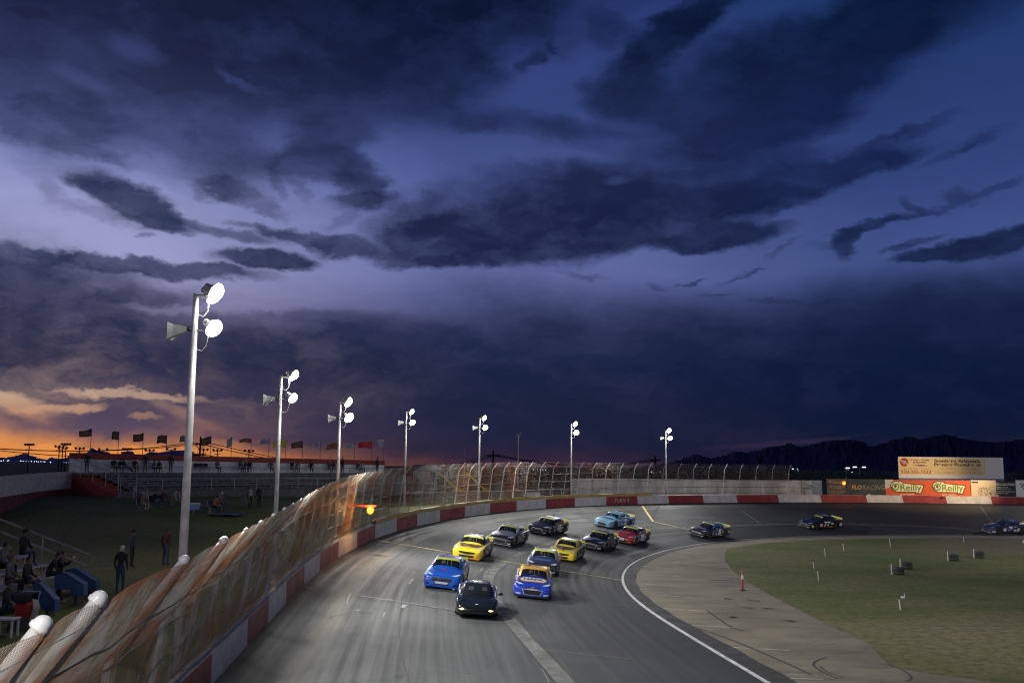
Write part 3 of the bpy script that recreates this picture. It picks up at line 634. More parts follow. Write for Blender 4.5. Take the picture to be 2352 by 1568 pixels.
# ------------------------------------------------------------------ light poles with floodlights and loudspeakers
lamp_lens = mat('lit floodlight glass', (1, 1, 1, 1), .3, emit=(1.0, .985, .95), estr=60)
hous_m = mat('lamp housing', (.42, .42, .41), .45, .3)
horn_m = mat('grey loudspeaker', (.40, .42, .40), .45, .1)
dark_m = mat('black rubber', (.02, .02, .02), .6)
HZ = lambda x: 1072 + .0095 * (x - 1176)
def dish(parent, c, aim, rad, root_loc):
    c = Vector(c); q = Vector(aim).normalized().to_track_quat('Z', 'Y').to_matrix().to_4x4(); M = Matrix.Translation(c) @ q
    h = MB().lathe([(.04, -.34), (.09, -.32), (.10, -.22), (rad * .4, -.18), (rad * .78, -.08), (rad * .94, .0), (rad * .94, .02), (rad * .9, .02)], 20, M).build('floodlight', hous_m, parent, smooth=True)
    MB().lathe([(rad * .97, .0), (rad * .99, rad * .15), (rad * .92, rad * .38), (rad * .72, rad * .62), (rad * .4, rad * .8), (.02, rad * .86)], 20, M).build('lens', lamp_lens, h, smooth=True)
    return h
pole_words = ['nearest and tallest looking white light pole beside the spectators, with two blazing floodlights', 'second light pole from the left, white, with a dark loudspeaker and two lit floodlights', 'third light pole from the left, whose floodlights glare brightest, by the orange caution light', 'fourth light pole from the left with lit floodlights, just right of the grandstand', 'fifth light pole from the left with lit floodlights, beside the yellow slides', 'sixth light pole from the left, lit, at the left end of the long white wall', 'farthest light pole on the right with lit floodlights, in front of the white wall']
for (px, Y, zb, k), words in zip([(429, 27.6, 1.3, 1), (636.5, 43.0, 2.0, 2), (776, 61.0, 2.7, 3), (930, 88.0, 3.62, 4), (1100, 98.0, 3.35, 5), (1312, 112.0, 3.65, 6), (1530, 126.0, 3.5, 7)], pole_words):
    p = at(px, 1100, Y); b = Vector((p.x, p.y, zb))
    top = {1: 11.82, 2: 10.9, 3: 10.95, 4: 11.85, 5: 11.85, 6: 11.95, 7: 11.85}[k]; H = top - zb
    root = empty('light_pole', b); m = MB(); m.tube([(0, 0, -.3), (0, 0, H * .5), (0, 0, H)], ([.14, .11, .078] if k == 1 else [.115, .09, .065]), 14); m.lathe([(.2, -.1), (.2, .03), (.13, .05)], 12)
    m.build('pole', post_m, root, smooth=True)
    # direction towards the track from the nearest wall point
    i = int(np.argmin(np.hypot(*(WO - np.array(b[:2])).T))); inn = Vector((-WN[i, 0], -WN[i, 1], 0)); tan = Vector((WN[i, 1], -WN[i, 0], 0))
    R0 = {1: .27, 2: .23, 3: .33, 4: .27, 5: .28, 6: .31, 7: .31}[k]
    side = Vector((1, 0, 0))
    aim1 = (inn * 1.0 + Vector((0, 0, -.62)) + tan * .1); aim2 = (inn * 1.0 - tan * .35 + Vector((0, 0, -.75)))
    heads = [side * .42 + Vector((0, .12, H + .0)) - tan * .0, side * .55 + Vector((0, -.1, H - .98))]
    if k in (1, 2): heads.insert(1, side * .62 + Vector((0, -.3, H + .02)))
    for hh, aim in zip(heads, [aim1, aim1 - tan * .3, aim2] if len(heads) == 3 else [aim1, aim2]):
        dish(root, hh, aim, R0, b)
        MB().tube([(0, 0, hh.z - .06), (hh.x * .6, hh.y * .6, hh.z - .1), (hh.x, hh.y, hh.z)], .028, 6).build('bracket', hous_m, root)
        MB().tube([(.06, 0, hh.z - .4), (.1, 0, hh.z - .62), (.24, 0, hh.z - .66), (.36, 0, hh.z - .5), (hh.x - .1, hh.y, hh.z - .2)], .01, 5).build('power_cable', post_m, root)
    lens1 = b + heads[0] + aim1.normalized() * (R0 + .1); lens2 = b + heads[-1] + aim2.normalized() * (R0 + .1)
    boost = {1: 1.0, 2: 1.0, 3: 1.15, 4: .9, 5: .85, 6: .8, 7: .6}[k]
    for L_, aim in ((lens1, aim1), (lens2, aim2)):
        spot('floodlight_lamp', L_, L_ + aim, 5200 * boost, 118, .7)
    sp_l = bpy.data.lights.new('floodlight_spill', 'POINT'); sp_l.energy = 620 * boost; sp_l.color = (1, .97, .9); sp_l.shadow_soft_size = .3; so = bpy.data.objects.new('floodlight_spill', sp_l); COL.objects.link(so); so.location = lens1 + inn * .6 + Vector((0, 0, -.3))
    # loudspeaker horn on the far side of the pole
    d = Vector((-1, -.1, -.14)) if k < 6 else Vector((-1, .1, -.1))
    hz = H - (1.0 if k < 4 else .95)
    if k not in (6,):
        h0 = Vector((0, 0, hz)); 
        MB().tube([h0, h0 + d * .16], .03, 6).build('speaker_bracket', dark_m, root)
        a0 = h0 + d * .16; a1 = h0 + d * .66; u = Vector((0, 1, 0)); w = Vector((0, 0, 1)); m = MB(); rings = []
        for t, hw, hh in ((0, .05, .05), (.12, .07, .07), (.3, .09, .11), (.75, .15, .16), (1, .21, .23), (1.03, .22, .24)):
            c = a0.lerp(a1, t); rings.append([c + u * (hw * sx) + w * (hh * sz) for sx, sz in ((-1, -1), (1, -1), (1, 1), (-1, 1))])
        vs = sum(rings, []); fs = [(r * 4 + j, r * 4 + (j + 1) % 4, r * 4 + 4 + (j + 1) % 4, r * 4 + 4 + j) for r in range(5) for j in range(4)]
        m.add(vs, fs); m.build('loudspeaker', horn_m, root)
        MB().lathe([(.03, -.12), (.07, -.1), (.08, 0), (.05, .05)], 12, Matrix.Translation(a0 + d * .02) @ d.to_track_quat('Z', 'Y').to_matrix().to_4x4()).build('speaker_driver', dark_m, root, smooth=True)
    tag(root, words, 'light pole', 'floodlight poles round the turn')
# unseen lamps: near straight, far right, left grass; two added to brighten infield
for (x, y, z, tx, ty, e) in ((-7.6, 4.0, 10.6, 3, 12, 2600), (-7.6, 5.0, 10.4, 9, 28, 3600), (78, 131, 11.5, 62, 112, 7000), (66, 108, 9, 62, 104, 900), (34, 22, 13, 34, 62, 14000), (56, 60, 13, 44, 96, 16000), (-34, 30, 9, -28, 64, 3800)):
    spot('floodlight_lamp', (x, y, z), (tx, ty, 0), e, 110, .8)
# dark unlit lamp pole beyond the fence
p = at(1190, 1100, 160); zb = 3.45; root = empty('lamp_post', (p.x, p.y, zb))
MB().tube([(0, 0, 0), (0, 0, 8.4)], [.14, .09], 10).build('pole', hous_m, root)
MB().box((0, 0, 8.5), (.25, .2, .3)).build('bracket', hous_m, root)
for sx in (-.2, .35): MB().lathe([(.1, -.2), (.25, 0), (.3, .1), (.1, .12)], 10, Matrix.Translation((sx, -.1, 8.75 + sx * .3)) @ Matrix.Rotation(1.0 * (1 if sx > 0 else -1), 4, 'Y')).build('floodlight', hous_m, root)
tag(root, 'unlit grey lamp pole in the yard, between the fifth and sixth lit poles', 'light pole')

# ------------------------------------------------------------------ grandstand
SA = Vector((-38.0, 85.0, 0)); SE = Vector((23.4, 29.0, 0)).normalized(); SN = Vector((.778, -.628, 0)); SL = 37.26
def G(u, t, z): q = SA + SE * u + SN * t; return Vector((q.x, q.y, z)) - groot.location
groot = empty('grandstand', (SA.x, SA.y, 4.2))
g_wall = mat('white stand panels', (.62, .62, .64), .7, var=.2, vscale=.8)
g_red = mat('red fascia', (.24, .025, .025), .6, var=.15)
g_deck = mat('weathered deck', (.10, .10, .11), .85, var=.3)
g_bench = mat('aluminium bench', (.20, .21, .23), .5, .3, var=.2)
g_steel = mat('stand steel', (.28, .28, .28), .5, .4)
g_step = mat('faded red steps', (.26, .04, .03), .8, var=.25)
top = lambda u: 7.86 - .28 * u / SL
def quad(m, a, b, c, d, mi=0): m.add([a, b, c, d], [(0, 1, 2, 3)], mi)
def slab(m, u0, u1, t0, t1, z0, z1, mi=0):
    P = [G(u0, t0, z0), G(u1, t0, z0), G(u1, t1, z0), G(u0, t1, z0), G(u0, t0, z1), G(u1, t0, z1), G(u1, t1, z1), G(u0, t1, z1)]
    m.add(P, [(3, 2, 1, 0), (4, 5, 6, 7), (0, 1, 5, 4), (1, 2, 6, 5), (2, 3, 7, 6), (3, 0, 4, 7)], mi)
m = MB()
for j in range(15):
    u0, u1 = j * SL / 15 + .02, (j + 1) * SL / 15 - .02; slab(m, u0, u1, -.08, 0, 6.0, top(u0) - .5)
m.build('rear_wall', g_wall, groot)
m = MB()
for j in range(15): u0, u1 = j * SL / 15, (j + 1) * SL / 15; slab(m, u0, u1, -.12, .06, top(u0) - .52, top(u0))
m.build('fascia', g_red, groot)
m = MB(); slab(m, 0, SL, -.2, 2.4, 5.95, 6.15); m.build('walkway', g_deck, groot)
nr = 6
for r in range(nr):
    t0 = 2.4 + r * .95; z = 5.95 - r * .2
    m = MB(); slab(m, 1.6, SL, t0 - .0, t0 + .95, z - .24, z - .2); slab(m, 1.6, SL, t0, t0 + .02, z - .2, z - .02); m.build('deck', g_deck, groot)
    m = MB(); slab(m, 1.8, SL - .2, t0 + .12, t0 + .38, z + .2, z + .25); 
    for j in range(16): slab(m, 1.9 + j * 2.3, 1.96 + j * 2.3, t0 + .2, t0 + .3, z - .2, z + .2)
    m.build('bench', g_bench, groot)
m = MB(); slab(m, 0, SL, 8.1, 8.2, 4.0, 4.75); m.build('front_wall', g_deck, groot)
m = MB()                                              # stepped red end wall
for r in range(9): slab(m, -.05, 1.6, .9 * r, .9 * (r + 1), 3.9, 6.12 - .2 * r)
slab(m, -.05, 1.6, 8.1, 9.6, 3.9, 4.25)
m.build('end_steps', g_step, groot)
def rail(pts, zr, posts, h=1.05, name='railing', mid=True):
    m = MB()
    for a, b in zip(pts[:-1], pts[1:]):
        A, B = G(a[0], a[1], a[2] + h), G(b[0], b[1], b[2] + h); m.tube([A, B], .035, 6)
        if mid: m.tube([A - Vector((0, 0, h * .5)), B - Vector((0, 0, h * .5))], .022, 5)
        n = max(1, int((Vector(a) - Vector(b)).length / posts))
        for k in range(n + 1):
            q = Vector(a).lerp(Vector(b), k / n); m.tube([G(q.x, q.y, q.z - .15), G(q.x, q.y, q.z + h)], .035, 6)
    m.build(name, g_steel, groot)
rail([(0, 0, 6.3), (0, 8.2, 4.95)], 0, 2.0, 1.15); rail([(1.6, 8.2, 4.5), (1.6, 9.8, 4.0)], 0, 1.5, 1.0)
rail([(.2, 8.2, 4.9), (.4, 9.9, 4.1)], 0, 1.6, 1.0)
rail([(1.6, 8.15, 4.75), (SL, 8.15, 4.75)], 0, 2.35, 1.0); rail([(2.4, 2.42, 6.1), (SL, 2.42, 6.1)], 0, 2.35, .62, mid=False)
m = MB()
for r in range(6): slab(m, 1.7, 3.2, 8.25 + r * .3, 8.55 + r * .3, 4.62 - r * .12, 4.68 - r * .12)
m.build('stairs', g_steel, groot)
m = MB(); slab(m, 0, SL, -.3, -.1, 3.6, 6.0); slab(m, SL - .1, SL + .02, -.2, 8.1, 3.6, 5.0); m.build('back_support', g_deck, groot)
tag(groot, 'long low grandstand with white rear wall, red fascia and rows of metal benches', 'grandstand')
def stand_u(px, t):
    d = ray(px, 1080); n = Vector((d.y, -d.x)); o = SA + SN * t
    return -(n.x * o.x + n.y * o.y) / (n.x * SE.x + n.y * SE.y)
# flags along the rear wall
fcol = {'k': ((.035, .028, .025), (.30, .19, .06)), 'w': ((.38, .38, .42), (.20, .22, .28)), 'y': ((.50, .46, .04), None), 'r': ((.42, .03, .04), None), 'g': ((.10, .12, .10), (.4, .36, .3)), 'b': ((.2, .06, .05), (.35, .2, .06))}
flags = [(205.5, 985, 'k', 1.35, .75, 'black flag with a gold emblem streaming left above the left end of the grandstand'), (269, 989, 'k', .85, .85, 'black and gold flag folded short, second from the left over the grandstand'), (325.7, 994, 'k', 1.2, .8, 'black and gold flag with a kinked tail, third from the left over the grandstand'), (380, 998, 'k', 1.15, .85, 'squarish black and gold flag, fourth from the left over the grandstand'), (427, 1000, 'g', .9, .7, 'dull dark flag half hidden by the nearest light pole'),
         (482.5, 1002, 'k', 1.2, .85, 'black and gold flag flying beside the wooden utility pole'), (530, 1003, 'w', .6, 1.05, 'narrow white flag hanging limp right of the utility pole'), (575.5, 1006, 'b', 1.5, .5, 'furled dark red and gold flag pointing down left, eighth from the left'), (616.7, 1007, 'w', 1.2, .6, 'white and grey flag just left of the second light pole'), (655.5, 1010, 'y', 1.6, .95, 'plain yellow flag behind the second light pole'),
         (694, 1013, 'k', 1.45, .85, 'black and gold flag right of the yellow flag'), (735, 1014, 'w', 1.1, .7, 'pale white flag between two black and gold flags'), (775, 1017, 'b', 1.5, .8, 'dark red and gold flag touching the third light pole'), (814, 1019, 'w', 1.35, .6, 'drooping white flag left of the red flag'), (853.5, 1012, 'r', 1.9, .95, 'plain bright red flag near the right end of the grandstand'), (889, 1008, 'w', 1.05, .95, 'last flag on the right end of the grandstand, white and grey, drooping')]
fp_m = mat('thin flag pole', (.10, .10, .11), .5, .4)
for n_, (px, ty, kind, L, Hf, words) in enumerate(flags):
    u = min(max(stand_u(px, -.1), 0), SL); q = SA + SE * u - SN * .16
    zt_ = CAM_H + (HZ(px) - ty) * q.y / F_PX; z0 = top(u) - .9
    root = empty('flag', (q.x, q.y, z0)); MB().tube([(0, 0, 0), (0, 0, zt_ - z0)], .028, 6).build('flag_pole', fp_m, root)
    c0, c1 = fcol[kind]; nm = 'flag cloth ' + kind
    fm = MATS.get(nm)
    if not fm:
        fm = mat(nm, c0, .8, var=.1)
        if c1:
            g = NT(fm.node_tree); uv = g.new('ShaderNodeTexCoord').outputs['UV']; c = g.vmath('LENGTH', g.mapping(uv, (.5, .5, 0), (0, 0, 0), (.36, .36, 1), 'TEXTURE'))
            rg = g.math('MULTIPLY', g.mr(c, .84, .92, 0, 1), g.mr(c, 1.02, 1.1, 1, 0)); inn_ = g.math('MULTIPLY', g.mr(c, .62, .7, 1, 0), g.mr(g.noise(uv, 9, 3), .44, .54, 0, 1))
            g.l.new(g.mix(g.math('MAXIMUM', rg, inn_), (*c0, 1), (*c1, 1)), fm.node_tree.nodes['Principled BSDF'].inputs['Base Color'])
    m = MB(); nx_, ny_ = 12, 6; ztop = zt_ - z0 - .06; sc = q.y / 85.0; vs = []; uv = []
    rs = random.Random(n_); ph = rs.uniform(0, 6); dr = rs.uniform(.10, .35) + (.8 if L < .7 else 0)
    for i in range(nx_ + 1):
        t = i / nx_
        for j in range(ny_ + 1):
            w = j / ny_; hh = Hf * (1 - .25 * t * (1 if L > 1.3 else .3))
            vs.append((-t * L * .84, .12 * math.sin(t * 7 + ph + w) * t + .1 * t, ztop - w * hh * .88 - dr * t * t * L * .5 - .05 * math.sin(t * 5 + ph)))
            uv.append((t, w))
    fs = [(i * (ny_ + 1) + j, i * (ny_ + 1) + j + 1, (i + 1) * (ny_ + 1) + j + 1, (i + 1) * (ny_ + 1) + j) for i in range(nx_) for j in range(ny_)]
    o = m.add(vs, fs).build('flag_cloth', fm, root, smooth=True); ul = o.data.uv_layers.new(name='UVMap')
    for lp in o.data.loops: ul.data[lp.index].uv = uv[lp.vertex_index]
    tag(root, words, 'flag', 'flags along the back of the grandstand')
# grey ribbed fence left of the stand
froot_p = [at(168, 1100, 85), at(90, 1100, 78), at(0, 1100, 68), at(-150, 1100, 57)]
fr = empty('sheet_metal_fence', (froot_p[0].x, froot_p[0].y, 4.0)); ml = MB(); mr_ = MB(); mm = MB(); rib_m = mat('pale rib', (.70, .70, .70), .5, var=.2)
rs = random.Random(11)
for a, b in zip(froot_p[:-1], froot_p[1:]):
    n = max(2, int((b - a).length / 1.2))
    for k in range(n):
        A, B = a.lerp(b, k / n), a.lerp(b, (k + 1) / n); zA, zB = [6.28 - .25 * (85 - q.y) / 17 for q in (A, B)]
        for mb, z0, z1 in ((ml, -1.42, 0), (mr_, -2.6, -1.42)):
            P = [Vector((A.x, A.y, zA + z0)), Vector((B.x, B.y, zB + z0)), Vector((B.x, B.y, zB + z1)), Vector((A.x, A.y, zA + z1))]
            e = Vector((.05, .06, 0)); mb.prism([p_ - fr.location for p_ in P], e)
        for t in (rs.uniform(.1, .4), rs.uniform(.6, .9)):
            q = A.lerp(B, t); w = rs.choice([.03, .03, .05, .09]); lean = rs.uniform(-.08, .08)
            mm.bar(Vector((q.x - .03, q.y - .06, zA - rs.choice([2.5, 1.6, 2.2]))) - fr.location, Vector((q.x - .03 + lean, q.y - .06, zA - .02)) - fr.location, w, .04)
ml.build('panel', mat('lilac grey sheet', (.42, .40, .43), .6, var=.25), fr); mr_.build('lower_panel', mat('maroon sheet', (.12, .02, .03), .6, var=.2), fr); mm.build('rib', rib_m, fr)
tag(fr, 'grey and maroon ribbed metal fence running left from the grandstand end', 'fence')

# ------------------------------------------------------------------ horizon: mountains, town lights, poles, wires
def range_mesh(name, pts, Y, depth, m, seed):
    rg = np.random.default_rng(seed); P = np.array(pts, float); xs = np.arange(P[0, 0], P[-1, 0], 3.0); ys = np.interp(xs, P[:, 0], P[:, 1])
    jag = np.interp(xs, np.arange(P[0, 0], P[-1, 0], 9), rg.normal(0, 1.1, len(np.arange(P[0, 0], P[-1, 0], 9)))) + rg.normal(0, .35, len(xs)); ys = ys + jag * .8
    vs = []; K = 9
    for x, y in zip(xs, ys):
        q = at(x, y, Y); h = q.z + 10
        for k in range(K):
            t = k / (K - 1); f = [0, .12, .3, .5, .75, 1, .8, .35, 0][k]; yy = Y - depth / 2 + depth * t
            s_ = yy / Y; vs.append((q.x * s_ + rg.normal(0, Y * .002), yy + rg.normal(0, depth * .02), -14 + h * f * (1 if k == 5 else rg.uniform(.97, 1.03))))
    fs = [(i * K + j, (i + 1) * K + j, (i + 1) * K + j + 1, i * K + j + 1) for i in range(len(xs) - 1) for j in range(K - 1)]
    me = bpy.data.meshes.new(name); me.from_pydata(vs, [], fs); me.update(); me.materials.append(m); return struct(link(name, me))
z7 = lambda x, y: (x / 4.704 * .91875, (1060 + y / 4.704) * .91875)
Lp = [(-400, 1052), (-150, 1050)] + [z7(*q) for q in [(0, 385), (80, 392), (170, 365), (250, 352), (320, 338), (390, 378), (450, 390), (560, 410), (615, 388), (700, 410), (800, 385), (900, 360), (1000, 328), (1060, 295), (1110, 270), (1200, 312), (1300, 348), (1420, 340), (1500, 308), (1570, 345), (1690, 348), (1760, 322), (1830, 318), (1900, 325), (2050, 298), (2150, 296), (2260, 322), (2350, 370), (2500, 400)]] + [(560, 1060), (760, 1066)]
Rp = [(1380, 1082), (1450, 1074), (1536, 1063), (1601, 1041), (1636, 1053), (1691, 1034), (1716, 1038), (1770, 1024), (1816, 1016), (1841, 1025), (1886, 1011), (1920, 1008), (1956, 1007), (1985, 1015), (1998, 1022), (2030, 1016), (2076, 1002), (2092, 999), (2116, 1006), (2150, 998), (2171, 993), (2206, 1004), (2276, 1014), (2310, 1010), (2352, 1006), (2480, 998), (2700, 1020), (3000, 1060)]
range_mesh('mountains', Lp, 9000, 1500, mat('purple haze tinted rock', (.20, .17, .30), 1.0), 1)  # purple distance haze is mixed into the rock colour
range_mesh('mountains', Rp, 12000, 2500, mat('blue haze tinted rock', (.022, .037, .075), 1.0), 2)  # blue of the distant air put into the base colour, no haze volume
lit_w = mat('white distant lamp', (1, 1, 1), .5, emit=(.95, .95, 1.0), estr=3); lit_o = mat('orange distant lamp', (1, .6, .2), .5, emit=(1, .6, .25), estr=6)
proto = None
dots = [(0, 1058, .9), (3, 1058, .9), (8, 1057, .9), (17, 1057.5, .9), (20, 1057, .9), (47, 1058, 1), (50, 1058, .7), (54, 1058.5, .9), (60, 1058.5, .7), (66, 1059, .6), (72, 1059, 1), (79, 1059.5, .9), (84, 1059, .9), (88, 1060, .9), (94, 1059.5, .9), (99, 1059.5, .7), (103, 1060, .9), (116, 1061, 1.2), (147, 1061, .5), (152, 1062, .6), (158, 1061, .5),
        (1225, 1078, .7), (1234, 1078, .5), (1247, 1078.5, .7), (1253, 1079, .7), (1345, 1079, .6), (1391, 1080, .6), (1496, 1083, .8), (1507, 1083, .8), (1517, 1083.5, .8), (1526, 1083, .8), (1833, 1080, .5), (1941, 1075, .5), (1948, 1078, .5), (1957, 1084, .8), (2331, 1100, .9)]
for px, py, r_ in dots:
    Y = 1500.0; q = at(px, py, Y)
    if proto is None:
        bm = bmesh.new(); bmesh.ops.create_icosphere(bm, subdivisions=1, radius=1.0); me = bpy.data.meshes.new('distant_lamp'); bm.to_mesh(me); bm.free(); me.materials.append(lit_w); proto = me
    o = link('distant_lamp', proto, None, q); o.scale = (r_ * .6,) * 3
    tag(o, 'tiny white light twinkling far off along the dark foot of the mountains', 'light', 'lights of the far town')
# tall field lights and poles on the skyline, all dark against the sky
sil = mat('dark timber and steel', (.018, .015, .016), .9)
def field_light(px, ty, n_l, words):
    Y = 420.0; q = at(px, ty, Y); zb = -2; root = empty('field_light', (q.x, q.y, zb)); H = q.z - zb
    MB().tube([(0, 0, 0), (0, 0, H)], [.35, .2], 6).build('pole', sil, root); m = MB()
    m.bar((-2.0, 0, H - .2), (2.0, 0, H - .2), .25); m.bar((-1.4, 0, H - 1.5), (1.4, 0, H - 1.5), .2)
    m.build('crossarm', sil, root)
    for k in range(n_l): MB().lathe([(.2, -.3), (.55, 0), (.55, .5), (.2, .55)], 8, Matrix.Translation((-1.7 + 3.4 * k / max(1, n_l - 1), 0, H + .15))).build('lamp_head', sil, root)
    tag(root, words, 'light pole', 'unlit field lights on the skyline')
for (x, y, n_l, w_) in [(345, 245, 4, 'leftmost dark field light mast on the orange skyline'), (700, 264, 3, 'dark field light mast second from the left on the orange skyline'), (738, 284, 3, 'shorter field light mast between two taller ones left of the grandstand'), (777, 240, 4, 'dark field light mast just left of the grandstand end'), (937, 288, 3, 'small field light head just above the left end of the grandstand roof'), (1213, 300, 2, 'small field light right of the sharp peak'), (1495, 297, 4, 'small field light over the low peak in the middle'), (1760, 312, 3, 'tiny field light left of the fourth black flag'), (2012, 297, 2, 'tiny field light between the fourth flag and the nearest light pole')]:
    x_, y_ = z7(x, y); field_light(x_, y_, n_l, w_)
z2 = lambda x, y: ((480 + x / 4.523) * .91875, (1060 + y / 4.523) * .91875)
for (x, y, w_) in [(130, 292, 'small field light just right of the wooden utility pole'), (288, 298, 'small field light between the utility pole and the limp white flag'), (645, 305, 'small field light beside the furled red flag')]:
    x_, y_ = z2(x, y); field_light(x_, y_, 3, w_)
def utility_pole(px, ty, Y, w_, arms, zb=2.5):
    q = at(px, ty, Y); root = empty('utility_pole', (q.x, q.y, zb)); H = q.z - zb; MB().tube([(0, 0, 0), (0, 0, H)], [.2 * Y / 150, .13 * Y / 150], 8).build('pole', sil, root)
    for dz, hw in arms:
        m = MB(); m.bar((-hw, 0, H - dz), (hw, 0, H - dz), .16 * Y / 150)
        for sx in (-1, 1): m.bar((sx * hw * .6, 0, H - dz), (0, 0, H - dz - .9), .08)
        m.build('crossarm', sil, root)
        for sx in (-.9, -.45, .45, .9): MB().lathe([(.05, 0), (.08, .12), (.04, .25)], 6, Matrix.Translation((sx * hw, 0, H - dz + .08))).build('insulator', sil, root)
    tag(root, w_, 'utility pole', 'utility poles beyond the track'); return q
u1 = utility_pole(461, 1002, 150, 'thick wooden utility pole with crossarms rising behind the grandstand', [(1.2, 1.25), (2.8, .9)])
u2 = utility_pole(1133, 1034, 300, 'thin dark utility pole with one crossarm right of the fifth light pole', [(1.6, 1.9)])
u3 = utility_pole(1505, 1047, 400, 'faint far utility pole just left of the farthest light pole', [(1.6, 2.2)])
w = empty('power_line', (u1.x, u1.y, u1.z)); wv = w.location.copy()
for k, (dz, dx) in enumerate(((-.9, -1), (-.9, 1), (-2.6, 0))):
    for a, b, sag in ((at(-60, 1026 + k, 110), u1 + Vector((dx, 0, dz)), .8), (u1 + Vector((dx, 0, dz)), u2 + Vector((dx * 1.5, 0, -1.3)), 4.5), (u2 + Vector((dx * 1.5, 0, -1.3)), u3 + Vector((dx * 2, 0, -1.3)), 3)):
        MB().tube([a.lerp(b, t / 14) - wv + Vector((0, 0, -sag * 4 * (t / 14) * (1 - t / 14))) for t in range(15)], [.02 + .00022 * a.lerp(b, t / 14).y for t in range(15)], 4).build('wire', sil, w)
tag(w, 'thin dark power wires sagging between the utility poles across the dusk sky', 'power line')
for px, ty, Y, w_ in ((1068, 1030, 200, 'thin bare mast left of the fifth light pole'), (1209, 1062, 170, 'short thin mast right of the unlit lamp pole'), (1419, 1065, 150, 'short thin mast at the white wall between the last two light poles')):
    q = at(px, ty, Y); o = MB().tube([(0, 0, 0), (0, 0, q.z - 3.3)], [.09, .05], 6).build('mast', hous_m, None, loc=(q.x, q.y, 3.3)); tag(o, w_, 'mast')
def street_lamp(px, ty, Y, w_, heads):
    q = at(px, ty, Y); zb = 0.5; root = empty('street_lamp', (q.x, q.y, zb)); H = q.z - zb
    MB().tube([(0, 0, 0), (0, 0, H)], [.14, .1], 6).build('pole', hous_m, root)
    for sx in heads:
        MB().bar((0, 0, H), (sx * 1.1, 0, H + .25), .12).build('arm', hous_m, root); MB().box((sx * 1.5, 0, H + .25), (1.0, .6, .3)).build('lamp_head', lit_w, root)
    tag(root, w_, 'street lamp')
street_lamp(1974, 1074, 320, 'double headed street lamp shining left of the big billboard', (-1, 1)); street_lamp(1943, 1076, 330, 'single headed dim street lamp left of the double lamp', (.4,))
street_lamp(1826, 1077, 700, 'faint far lamp pole above the white wall on the right', (-1, 1))

# ------------------------------------------------------------------ yard behind the turn: white wall, low fence, slides, sheds
def panel_wall(a, b, zb, ztp, n, m_, name, label, th=.12):
    root = empty(name, (a[0], a[1], zb)); A = Vector((a[0], a[1], 0)); B = Vector((b[0], b[1], 0))
    rs = random.Random(5)
    e = (B - A).normalized(); nn = Vector((-e.y, e.x, 0)) * th
    for k in range(n):
        p0, p1 = A.lerp(B, (k + .006) / n), A.lerp(B, (k + .994) / n); mb = MB()
        mb.prism([Vector((p0.x, p0.y, zb)) - root.location, Vector((p1.x, p1.y, zb)) - root.location, Vector((p1.x, p1.y, ztp)) - root.location, Vector((p0.x, p0.y, ztp)) - root.location], nn); mb.build('panel', m_, root)
    tag(root, label, 'wall'); return root
pw = mat('pale wall panel', (.46, .45, .44), .75, var=.35, vscale=.7, stretch=(1, 1, .25))
a_ = at(1312, 1110, 128); b_ = at(1888, 1110, 130.6)
panel_wall((a_.x, a_.y), (b_.x, b_.y), 3.2, 5.62, 12, pw, 'white_wall', 'long white panelled wall standing behind the far end of the catch fence')
lf = empty('low_fence', (-14, 97, 3.4)); lv = lf.location.copy(); pts = [at(930, 1130, 92), at(1050, 1130, 99), at(1180, 1130, 105), at(1290, 1130, 112), at(1400, 1130, 124)]
m = MB(); ch = MB()
for a, b in zip(pts[:-1], pts[1:]):
    n = 5
    for k in range(n):
        q = a.lerp(b, k / n); m.tube([Vector((q.x, q.y, 3.3)) - lv, Vector((q.x, q.y, 4.55)) - lv], .03, 5)
    m.tube([Vector((a.x, a.y, 4.52)) - lv, Vector((b.x, b.y, 4.52)) - lv], .028, 5)
    L_ = (b - a).length; c = int(L_ / .25)
    for k in range(c):
        for s_ in (0, 1): p0, p1 = a.lerp(b, (k + s_) / c), a.lerp(b, (k + 1 - s_) / c); ch.bar(Vector((p0.x, p0.y, 3.4)) - lv, Vector((p1.x, p1.y, 4.5)) - lv, .008)
m.build('rail', gpost_m, lf); ch.build('wire_mesh', gpost_m, lf); tag(lf, 'waist high chain link fence round the playground behind the turn', 'fence')
p = at(1225, 1140, 108); o = MB().box((0, 0, .42), (1.5, .08, .85)).box((-.6, 0, 0), (.06, .06, .3)).box((.6, 0, 0), (.06, .06, .3)).build('notice_board', whit_m, None, loc=(p.x, p.y, 3.45)); tag(o, 'small blank white board on the low fence beyond the wall', 'board')
yel = mat('yellow slide plastic', (.62, .44, .03), .45)
